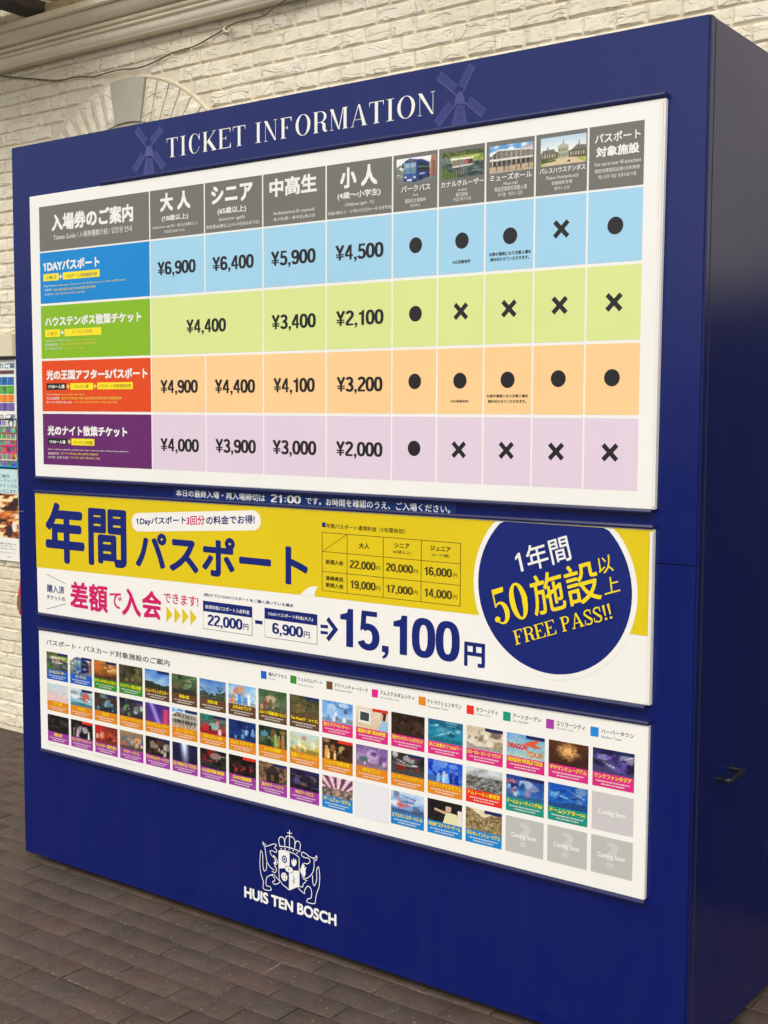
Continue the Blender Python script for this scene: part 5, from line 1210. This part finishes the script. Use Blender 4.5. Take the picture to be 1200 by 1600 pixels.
def tile(row, col, spec):
    x = TXA + 0.11815 * col
    dz = 0.0098 * (x - .15) / 2.0
    z1 = 0.7432 - 0.1055 * row + dz; z0 = z1 - TH
    if row == 2: z0 += .001
    pr = new_print()
    if spec is None:
        pr.rect((x, z0, x + TW, z1), lin((186, 186, 180)) if not (row == 1) else lin((200, 196, 196)))
        pr.layer()
        g = lin((200, 200, 194))
        pr.text('?', x + TW * .36, z0 + TH * .20, TW * .30, TH * .68, g, 0.03, res=5); pr.layer()
        pr.text('Coming Soon', x + TW * .16, z0 + TH * .40, TW * .66, TH * .17, lin((236, 236, 232)), 0.03)
        return sub(pr, 'attraction_tile', P3, 'grey tile reading Coming Soon')
    if spec == 'note':
        pr.layer(); pr.rect((x - .004, z0 - .004, x + TW + .003, z1 + .004), lin((226, 227, 232)))
        return sub(pr, 'blank_note', P3, 'blank white paper covering one tile')
    title, band, ca, cb, acc, kind = spec
    band = LCd[band]
    bh = TH * .37
    pr.rect((x, z0, x + TW, z0 + bh), band)
    r = (x, z0 + bh, x + TW, z1)
    seed = row * 20 + col + 3
    rnd = random.Random(seed)
    if kind == 'bus': art_bus(pr, r, 26, 18)
    elif kind == 'boat': art_boat(pr, r, 26, 18)
    elif kind == 'hall': art_hall(pr, r, 26, 18)
    else:
        def f(u, v):
            c_ = mixc(cb, ca, v + vn(u, v, 3, seed) * .5)
            if kind == 'hill' and v < .30 + .08 * math.sin(u * 5 + 1) + vn(u, 0, 6, 2) * .05: c_ = (40, 52, 34)
            if kind == 'wood' and v < .45 + vn(u, v, 8, 5) * .5: c_ = mixc((40, 56, 44), (96, 110, 90), vn(u, v, 14, 4) + .4)
            if kind == 'view' and v < .62: c_ = mixc((50, 52, 50), (176, 176, 170), vn(u * .7, v * 2.4, 14, 4) + .45)
            if kind == 'stage':
                c_ = mixc(c_, (230, 70, 110), max(0, 1 - abs(u - .85) * 5)) if v < .8 else c_
                c_ = mixc(c_, (170, 150, 250), max(0, 1 - abs(u - .4 + (v - .5) * .3) * 7))
            if kind == 'beam': c_ = mixc(c_, (220, 235, 255), max(0, 1 - abs(u - .5 + (v - .5) * .05) * 5) * (0.4 + v))
            if kind == 'rays':
                a = math.atan2(v, u - .5); c_ = (236, 190, 206) if math.sin(a * 22) > 0 else (90, 60, 80)
                if v < .45: c_ = mixc((70, 70, 76), (210, 170, 140), vn(u, v, 9, 2) + .4)
            if kind == 'chand':
                d = math.hypot(u - .5, (v - .6) * .8); c_ = mixc(c_, (250, 190, 110), (0.32 - d) * 4 + vn(u, v, 16, 2) * .6) if d < .34 else c_
            if kind == 'gallery':
                k = abs(u - .5) + .15; c_ = (226, 214, 180) if v > .5 + k * .9 else mixc((96, 78, 48), (190, 170, 120), vn(u, v, 13, 6) + .45)
            if kind == 'house': c_ = mixc((60, 42, 32), (150, 116, 86), vn(u, v, 7, 6) + .5)
            return c_
        S = []
        def disc(cx_, cz_, a_, b_, n_=12): return [(cx_ + a_ * math.cos(6.283 * k_ / n_), cz_ + b_ * math.sin(6.283 * k_ / n_)) for k_ in range(n_)]
        if isinstance(kind, int) and acc:
            # a few large masses, then people or props in front, then small lights
            for i in range(3 + kind // 6):
                S.append((disc(rnd.uniform(.1, .9), rnd.uniform(.25, .9), rnd.uniform(.08, .22), rnd.uniform(.08, .25), rnd.choice((5, 7, 12))), mixc(acc[i % len(acc)], ca, rnd.uniform(.2, .6))))
            S.append(([(0, 0), (1, 0), (1, rnd.uniform(.12, .3)), (.6, rnd.uniform(.12, .3)), (.3, rnd.uniform(.1, .3)), (0, rnd.uniform(.12, .3))], mixc(cb, (20, 20, 20), .35)))
            for i in range(2 + kind // 6 if kind % 3 == 0 else 0):
                px_, hz_ = rnd.uniform(.12, .88), rnd.uniform(.28, .55); a_ = acc[(i + 1) % len(acc)]; w_ = rnd.uniform(.035, .075)
                S += [([(px_ - w_, .02), (px_ + w_, .02), (px_ + w_ * .8, hz_), (px_ - w_ * .8, hz_)], a_), (disc(px_, hz_ + .07, w_ * .62, .075), mixc(a_, (224, 190, 160), .6))]
            if kind % 3 == 2:
                for i in range(5):
                    u0, v0, a0 = rnd.uniform(.1, .9), rnd.uniform(.3, .9), rnd.uniform(-.6, .6); l0 = rnd.uniform(.15, .4); w0 = rnd.uniform(.015, .05)
                    S.append(([(u0 - l0 * math.cos(a0), v0 - l0 * math.sin(a0)), (u0 + l0 * math.cos(a0), v0 + l0 * math.sin(a0) - w0), (u0 + l0 * math.cos(a0), v0 + l0 * math.sin(a0) + w0)], acc[i % len(acc)]))
            if kind % 3 == 1:
                for i in range(7):
                    u0, v0, q0 = rnd.uniform(0, .9), rnd.uniform(.1, .6), rnd.uniform(.04, .14)
                    S.append(([(u0, v0 - q0), (u0 + q0, v0 - q0 * .8), (u0 + q0 * .9, v0 + q0), (u0 + q0 * .4, v0 + q0 * 1.4), (u0, v0 + q0 * .9)], mixc(acc[i % len(acc)], cb, rnd.uniform(0, .5))))
            for i in range(kind // 3): S.append((disc(rnd.uniform(.05, .95), rnd.uniform(.3, .95), .016, .022, 6), mixc(acc[i % len(acc)], (255, 250, 235), .5)))
        raster(pr, r, f, S, 30, 20, 13, seed * .37)
        pr.layer(1.3)
        if kind == 'desk':
            for q, c_ in [([(.08, .25), (.45, .22), (.47, .80), (.10, .84)], (236, 232, 222)), ([(.13, .36), (.41, .34), (.42, .74), (.14, .77)], (60, 70, 76)), ([(.70, .0), (1, .0), (1, .45), (.82, .5)], (150, 190, 226)), ([(.78, .5), (.92, .5), (.96, .9), (.82, .92)], (70, 50, 40)), ([(.76, .52), (.84, .5), (.86, .8), (.78, .78)], (220, 176, 150))]: pr.poly(Q4(r, q), C8(*c_)); pr.lay += .12
        if kind == 'shooter':
            for q, c_ in [([(.45, .0), (.95, .0), (.85, .50), (.55, .52)], (222, 220, 170)), ([(.52, .55), (.68, .55), (.70, .86), (.54, .88)], (206, 170, 140)), ([(.20, .52), (.55, .40), (.56, .52), (.22, .62)], (206, 170, 140)), ([(.50, .8), (.72, .8), (.70, .98), (.54, .98)], (30, 24, 22)), ([(.86, .0), (1, .0), (1, .7), (.88, .7)], (226, 220, 210))]: pr.poly(Q4(r, q), C8(*c_)); pr.lay += .12
        if kind == 'house':
            for q, c_ in [([(.22, .55), (.78, .55), (.52, .88)], (50, 44, 44)), ([(.28, .0), (.72, .0), (.72, .55), (.28, .55)], (44, 34, 28)), ([(.44, .1), (.54, .1), (.54, .4), (.44, .4)], (110, 80, 54))]: pr.poly(Q4(r, q), C8(*c_)); pr.lay += .12
        if kind == 'dragon':
            pr.text('DRAGON', r[0] + TW * .03, r[1] + TH * .22, TW * .52, TH * .15, C8(216, 44, 30), .05)
            pr.text('TOUR', r[0] + TW * .52, r[1] + TH * .06, TW * .44, TH * .15, C8(226, 120, 30), .05, 1e-4)
            pr.poly(Q4(r, [(.45, .6), (.6, .75), (.9, .9), (.75, .65), (.95, .55), (.7, .5)]), C8(220, 90, 50), 2e-4)
            pr.layer()
        pr.layer(.4)
    if rnd.random() < .45:
        pr.rect((x + TW * .52, z1 - TH * .09, x + TW, z1), C8(30, 40, 90) if rnd.random() < .7 else C8(220, 50, 30), 4e-5)
    pr.layer(.3)
    w_ = min(TW * .92, 0.0105 * len(title) * (.8 if title[0].isascii() else 1))
    pr.text(title, x + (TW - w_) / 2, z0 + bh * .60, w_, TH * .125, YTXT, 0.04, n=4)
    # two fine lines of small print
    for li, (a, zz) in enumerate([(.10, .36), (.22, .16)]):
        u = a
        while u < 1 - a:
            l = rnd.uniform(.02, .07); pr.rect((x + TW * u, z0 + bh * zz, x + TW * min(u + l, 1 - a), z0 + bh * (zz + .10)), mixc(band, WHITE, .62), 6e-5); u += l + rnd.uniform(.008, .02)
    return sub(pr, 'attraction_tile', P3)
for row, T_ in enumerate((T1, T2, T3)):
    for col, spec in enumerate(T_): tile(row, col, spec)

# ---- printing straight on the navy front
Y0 = -0.0003
title_groups = Print(Y0)
z0a, z1a, z0b, z1b = TITLEZ
for li, (ch, xa, xb) in enumerate(TITLE):
    if li == 6:
        part(title_groups.build('title_lettering')); title_groups = Print(Y0)
    hgt = (z1a - z0a); z0 = z0a + .001
    for k, p in enumerate(didone(ch, (xb - xa) / hgt)):
        title_groups.poly([(xa + a * hgt, z0 + c * hgt) for a, c in p], WHITE, 2e-5 * k)
o = part(title_groups.build('title_lettering'))
for mi in range(2):
    pr = Print(Y0)
    hub, t1, t2, t3, t4, capl, capr, bl, br = [Vector(p) for p in MILL[mi]]
    col = lin((78, 82, 142)) if mi == 0 else lin((72, 75, 132)); dk = lin((38, 44, 110))
    # tower and cap
    pr.poly([tuple(bl), tuple(br), (capr.x - .006, capr.y - .004), (capl.x + .006, capl.y - .004)], mixc(NAVYI, col, .55))
    n = 9
    pr.poly([(capl.x + (capr.x - capl.x) * (i / n), capl.y + .030 * math.sin(math.pi * i / n) ** .6) for i in range(n + 1)], col, 2e-5)
    pr.layer(.3)
    cxm = (capl.x + capr.x) / 2
    for zz in (.012, .032): 
        for dx in (-.0062, .0012):
            pr.rect((cxm + dx, bl.y + zz, cxm + dx + .005, bl.y + zz + .012), dk, 3e-5)
    for s_ in (-1, 1): pr.stroke([(cxm + s_ * .020, bl.y), (cxm + s_ * .013, capl.y)], .0012, col, 5e-5)
    pr.layer(.5)
    # four sails: spar, outline and rungs
    for k, t in enumerate((t1, t2, t3, t4)):
        d = (t - hub); L_ = d.length; d.normalize(); nrm = Vector((-d.y, d.x))
        if k in (1, 3): nrm = -nrm
        s0 = hub + d * L_ * .30; wd = .020 if mi == 0 else .021
        pr.poly([tuple(s0), tuple(t), tuple(t - nrm * wd), tuple(s0 - nrm * wd)], mixc(NAVYI, col, .28), 1e-5 * k)
        pr.stroke([tuple(hub), tuple(t)], .0034, col, 8e-5 + 1e-5 * k)
        pr.stroke([tuple(t), tuple(t - nrm * wd), tuple(s0 - nrm * wd)], .0014, col, 13e-5 + 1e-5 * k)
        for i in range(9):
            a = s0 + (t - s0) * i / 9; pr.stroke([tuple(a), tuple(a - nrm * wd)], .0009, mixc(NAVYI, col, .8), 18e-5 + 1e-5 * k)
    part(pr.build('windmill_emblem'))
pr = Print(Y0)
r = STRIP; tilt = (1.3065 - 1.3065)
pr.rect((r[0], r[1] + .001, r[2], min(r[3], 1.3135)), STRIPC); pr.layer()
for i, t in enumerate(STRIPT):
    if t[0] == '21:00':
        pr.geo(digits('21:00'), t[1], r[1] + .0055, t[3], .0215, WHITE)
    else: pr.text(t[0], t[1], r[1] + .0050, t[3], .0205, WHITE, 0.015)
part(pr.build('closing_time_strip'))
pr = Print(Y0)
t = HTB[0]
pr.text(t[0], t[1], t[2], t[3], t[4], WHITE, 0.045, n=6, res=5); pr.layer(.5)
k = 0
for w, pts in CREST_LINES:
    pr.stroke(pts if len(pts) == 2 or pts[0] == pts[-1] else [(p.x, p.y) for p in smooth_path([(a, b, 0) for a, b in pts], 3)], w * 0.88, WHITE, 2e-5 * k); k += 1
pr.layer(2)
for p in CREST_FILLS: pr.poly(p, WHITE); pr.lay += .1
for x, z in CREST_DOTS: pr.ell(x, z, .0022, .0022, WHITE, 10)
pr.layer(.3)
(ax, az), (bx_, bz), (cx2, cz2), (dx2, dz2) = CREST_C
pr.ell(ax, az, .0098, .0112, NAVYI, 20); pr.ell(ax, az, .006, .007, WHITE, 16, .6, 1e-4)
pr.ell(bx_, bz, .0165, .0102, NAVYI, 24, 0, 0); pr.ell(bx_, bz, .0148, .0088, WHITE, 24, 0, 1e-4)
pr.rect((bx_ - .004, bz + .0015, bx_ + .004, bz + .003), NAVYI, 2e-4); pr.rect((bx_ - .0012, bz - .0035, bx_ + .0008, bz + .002), NAVYI, 2.3e-4)
pr.ell(cx2, cz2, .0118, .0124, WHITE, 22)
for sx in (-1, 1):
    for sz in (-1, 1): pr.ell(cx2 + sx * .0045, cz2 + sz * .005, .0021, .0025, NAVYI, 10, 0, 1e-4)
pr.stroke([(p.x, p.y) for p in smooth_path([(dx2 - .001, dz2 + .010, 0), (dx2 + .004, dz2 + .002, 0), (dx2 - .004, dz2 - .004, 0), (dx2 + .004, dz2 - .007, 0), (dx2 - .002, dz2 - .011, 0)], 4)], .0013, NAVYI, 1e-4)
pr.stroke([(dx2 - .001, dz2 + .012), (dx2 + .001, dz2 - .012)], .0009, NAVYI, 1.3e-4)
part(pr.build('crest_lettering'))

# ================================================================ notice board on the wall at the left edge
nb = empty('notice_board', (-1.75, 1.03, 1.3))
tag(nb, 'wall notice board with a colourful price poster at the left edge of the photo', 'notice board')
XR = NBX[1]; XL = -2.25
def npart(o): return to_par(o, nb)
npart(box_obj('header_panel', (XL, 1.004, NB['hb'], XR + .001, 1.028, NB['top']), FRAME_W if False else simple('cream header sheet', (0.68, 0.62, 0.46), 0.5, 0.4), bevel=0.002))
npart(box_obj('frame_bar', (XL, 1.006, NB['pt'], XR - .002, 1.028, NB['hb'] - .0005), FRAME_K))
npart(box_obj('backing_board', (XL, 1.022, NB['bt'], XR, 1.028, NB['pt'] - .0005), FRAME_W))
YN = 1.0210
def np_(): return Print(YN)
pr = np_(); pr.rect((XL, NB['s1'] - .30, XR, NB['pt'] - .002), lin((226, 234, 226))); pr.v = pr.v; pr.layer()
pr.rect((XL, NB['b1b'], XR - .012, NB['b1a']), lin((110, 70, 70))); 
pr.text('施設利用のご案', XR - .30, NB['t1b'], .297, NB['t1a'] - NB['t1b'], lin((50, 80, 130)), .03)
rows = [('bl', 'gr', (26, 112, 176)), ('gr', 'orr', (88, 168, 62)), ('orr', 'pu', (240, 150, 40)), ('pu', 'pe', (112, 92, 170))]
marks = ['oXo', 'XX-', 'OOO', 'XX-']
for (a, b, c_), ms in zip(rows, marks):
    for k in range(8):
        xa = XR - .012 - .048 * (k + 1)
        pr.rect((xa, NB[b] + .0015, xa + .0465, NB[a] - .0015), lin(c_))
pr.layer()
for (a, b, c_), ms in zip(rows, marks):
    zc = (NB[a] + NB[b]) / 2 + .003
    for k in range(6):
        ch = ms[min(2 - k, 2)] if k < 3 else 'X'
        x = XR - .012 - .048 * k - .024
        if ch in 'oO': pr.ell(x, zc, .011, .011, lin((210, 70, 40)) if ch == 'O' else lin((120, 70, 130)), 20, .66)
        elif ch == 'X':
            for s_ in (1, -1): pr.stroke([(x - .007, zc - s_ * .010), (x + .007, zc + s_ * .010)], .0035, lin((40, 44, 80)), 3e-5 * (s_ + 1))
        pr.rect((x - .012, zc - .019, x + .010, zc - .0165), lin((50, 60, 60)), 8e-5)
pr.rect((XL, NB['s2'], XR, NB['s1'] + .010), lin((240, 240, 238)))
pr.layer()
pr.text('対象施設のご案', XR - .30, NB['s2'], .295, NB['s1'] - NB['s2'], lin((60, 80, 110)), .02)
o = npart(pr.build('price_poster', None, PAPER))
pr = np_(); pr.rect((XL, NB['ne'], XR, NB['s2'] - .001), lin((226, 232, 214))); pr.layer()
cols = [('th1', 'th2', (200, 214, 200)), ('th2', 'th3', (150, 110, 80)), ('th3', 'th4', (226, 206, 150)), ('th4', 'th5', (216, 60, 130)), ('th5', 'th6', (226, 70, 130)), ('th6', 'th7', (226, 206, 170)), ('th7', 'the', (40, 150, 210))]
rnd = random.Random(5)
for a, b, c_ in cols:
    pr.rect((XL, NB[b] + .001, XR - .004, NB[a] - .001), lin(c_))
pr.layer()
for a, b, c_ in cols:
    for k in range(9):
        if a == 'th1' and k < 2: continue
        xa = XR - .008 - .034 * (k + 1)
        rr_ = (xa, NB[b] + .008, xa + .029, NB[a] - .002)
        pal = [tuple(rnd.randint(20, 220) for _ in range(3)) for _ in range(3)]
        picture(pr, rr_, lambda u, v: mixc(pal[0], mixc(pal[1], pal[2], u), v + vn(u, v, 4, k + rnd.random() * .01)), 4, 3)
pr.ell(NBX[6], (NB['th1'] + NB['th2']) / 2 + .004, .020, .024, lin((40, 56, 90)), 20); pr.ell(NBX[6], (NB['th1'] + NB['th2']) / 2 - .002, .012, .014, lin((232, 230, 224)), 16, 0, 1e-4)
pr.rect((XL, NB['ne'], XR, NB['na']), lin((196, 226, 224)), 2e-4); pr.rect((XL, NB['na'] - .002, XR, NB['na'] + .001), lin((120, 190, 190)), 3e-4)
pr.layer(1.5)
for s_, a, b, w in [('ご案内', 'n1', 'n1', .085), ('バンジージャンプ', 'n2', 'n2', .20), ('のメンテナンスの', 'n3', 'n3', .21), ('休館いたします', 'n4', 'n4', .17)]:
    pr.text(s_, XR - .006 - w - (.045 if w < .1 else 0) - (.008 if w < .18 else 0), NB[a] - .018, w, .017, lin((70, 90, 130)), .01)
npart(pr.build('facility_poster', None, PAPER))
pr = np_()
def night(u, v):
    c_ = mixc((120, 50, 20), (240, 160, 70), vn(u, v, 16, 3) * 1.3 + .35 + v * .2)
    if vn(u, v, 11, 9) > .25: c_ = (252, 226, 170)
    if vn(u, v, 9, 12) < -.28: c_ = (60, 24, 24)
    return c_
picture(pr, (XL, NB['phe'], XR, NB['pe2'] + .004), night, 80, 30)
pr.layer()
pr.rect((XR - .20, NB['pe2'] - .10, XR - .02, NB['pe2'] - .096), lin((220, 60, 40))); pr.ell(NBX[6] + .01, NB['phe'] + .055, .017, .026, lin((236, 226, 214)), 18, 0, 5e-5); pr.ell(NBX[6] - .03, NB['phe'] + .03, .024, .03, lin((50, 40, 50)), 18)
npart(pr.build('night_event_poster', None, PAPER))
pr = np_(); pr.rect((XL, NB['bt'], XR, NB['phe'] - .001), lin((238, 238, 230))); pr.layer()
for k, (l, w) in enumerate([('l1', .22), ('l2', .10), ('l3', .17)]):
    pr.text('イベント開催のお知らせ' if k == 0 else 'ハウス' if k == 1 else '詳しくはスタッフまで', XR - .02 - w - (.03 if k == 1 else 0), NB[l] - .012, w, .008, TXTG, .01)
pr.text('お問い合わせはこちら', XR - .16, NB['bt'] + .035, .13, .006, TXTG); pr.text('案内', XR - .09, NB['bt'] + .015, .03, .006, TXTG)
npart(pr.build('caption_sheet', None, PAPER))

# ================================================================ red bag hanging behind the board's left edge
bag = empty('hanging_bag', (-1.215, 0.985, 0.6))
tag(bag, 'red bag with a brown band peeking out behind the left edge of the blue board', 'bag')
def bp_(o): return to_par(o, bag)
bm = bmesh.new()
prof_b = [(0.570, -1.262, .020), (0.582, -1.282, .036), (0.60, -1.299, .050), (0.64, -1.302, .052), (0.70, -1.296, .050), (0.75, -1.288, .044), (0.79, -1.279, .030), (0.812, -1.268, .012)]
rings = []
for z, xl, dy in prof_b:
    xc = (xl + -1.13) / 2; rx = (-1.13 - xl) / 2
    rings.append([bm.verts.new((xc + rx * math.cos(a) * (1 + .03 * math.sin(a * 5 + z * 40)), 0.985 + dy * .8 * math.sin(a), z)) for a in [2 * math.pi * k / 24 for k in range(24)]])
for a, b in zip(rings, rings[1:]):
    for k in range(24): bm.faces.new((a[k], a[(k + 1) % 24], b[(k + 1) % 24], b[k]))
bm.faces.new(rings[0]); bm.faces.new(rings[-1])
bp_(bm_obj('bag_body', bm, RED, None, True))
bm = bmesh.new(); rings = []
for z, xl in [(0.618, -1.3035), (0.650, -1.3055), (0.682, -1.302)]:
    xc = (xl + -1.127) / 2; rx = (-1.127 - xl) / 2
    rings.append([bm.verts.new((xc + rx * math.cos(a) * 1.015, 0.985 + .0445 * math.sin(a), z)) for a in [2 * math.pi * k / 24 for k in range(24)]])
for a, b in zip(rings, rings[1:]):
    for k in range(24): bm.faces.new((a[k], a[(k + 1) % 24], b[(k + 1) % 24], b[k]))
bp_(bm_obj('leather_band', bm, LEATHER, None, True))
bp_(tube_obj('strap', smooth_path([(-1.262, .985, .795), (-1.284, .985, .825), (-1.276, .985, .845), (-1.23, .985, .93), (-1.20, 1.0, 1.0), (-1.17, .985, .93), (-1.145, .985, .80)], 5), 0.009, TAN))
bp_(tube_obj('hanging_hook', [(-1.20, 1.04, 1.003), (-1.20, .995, 1.0), (-1.20, .985, 1.012)], 0.004, BLACK))
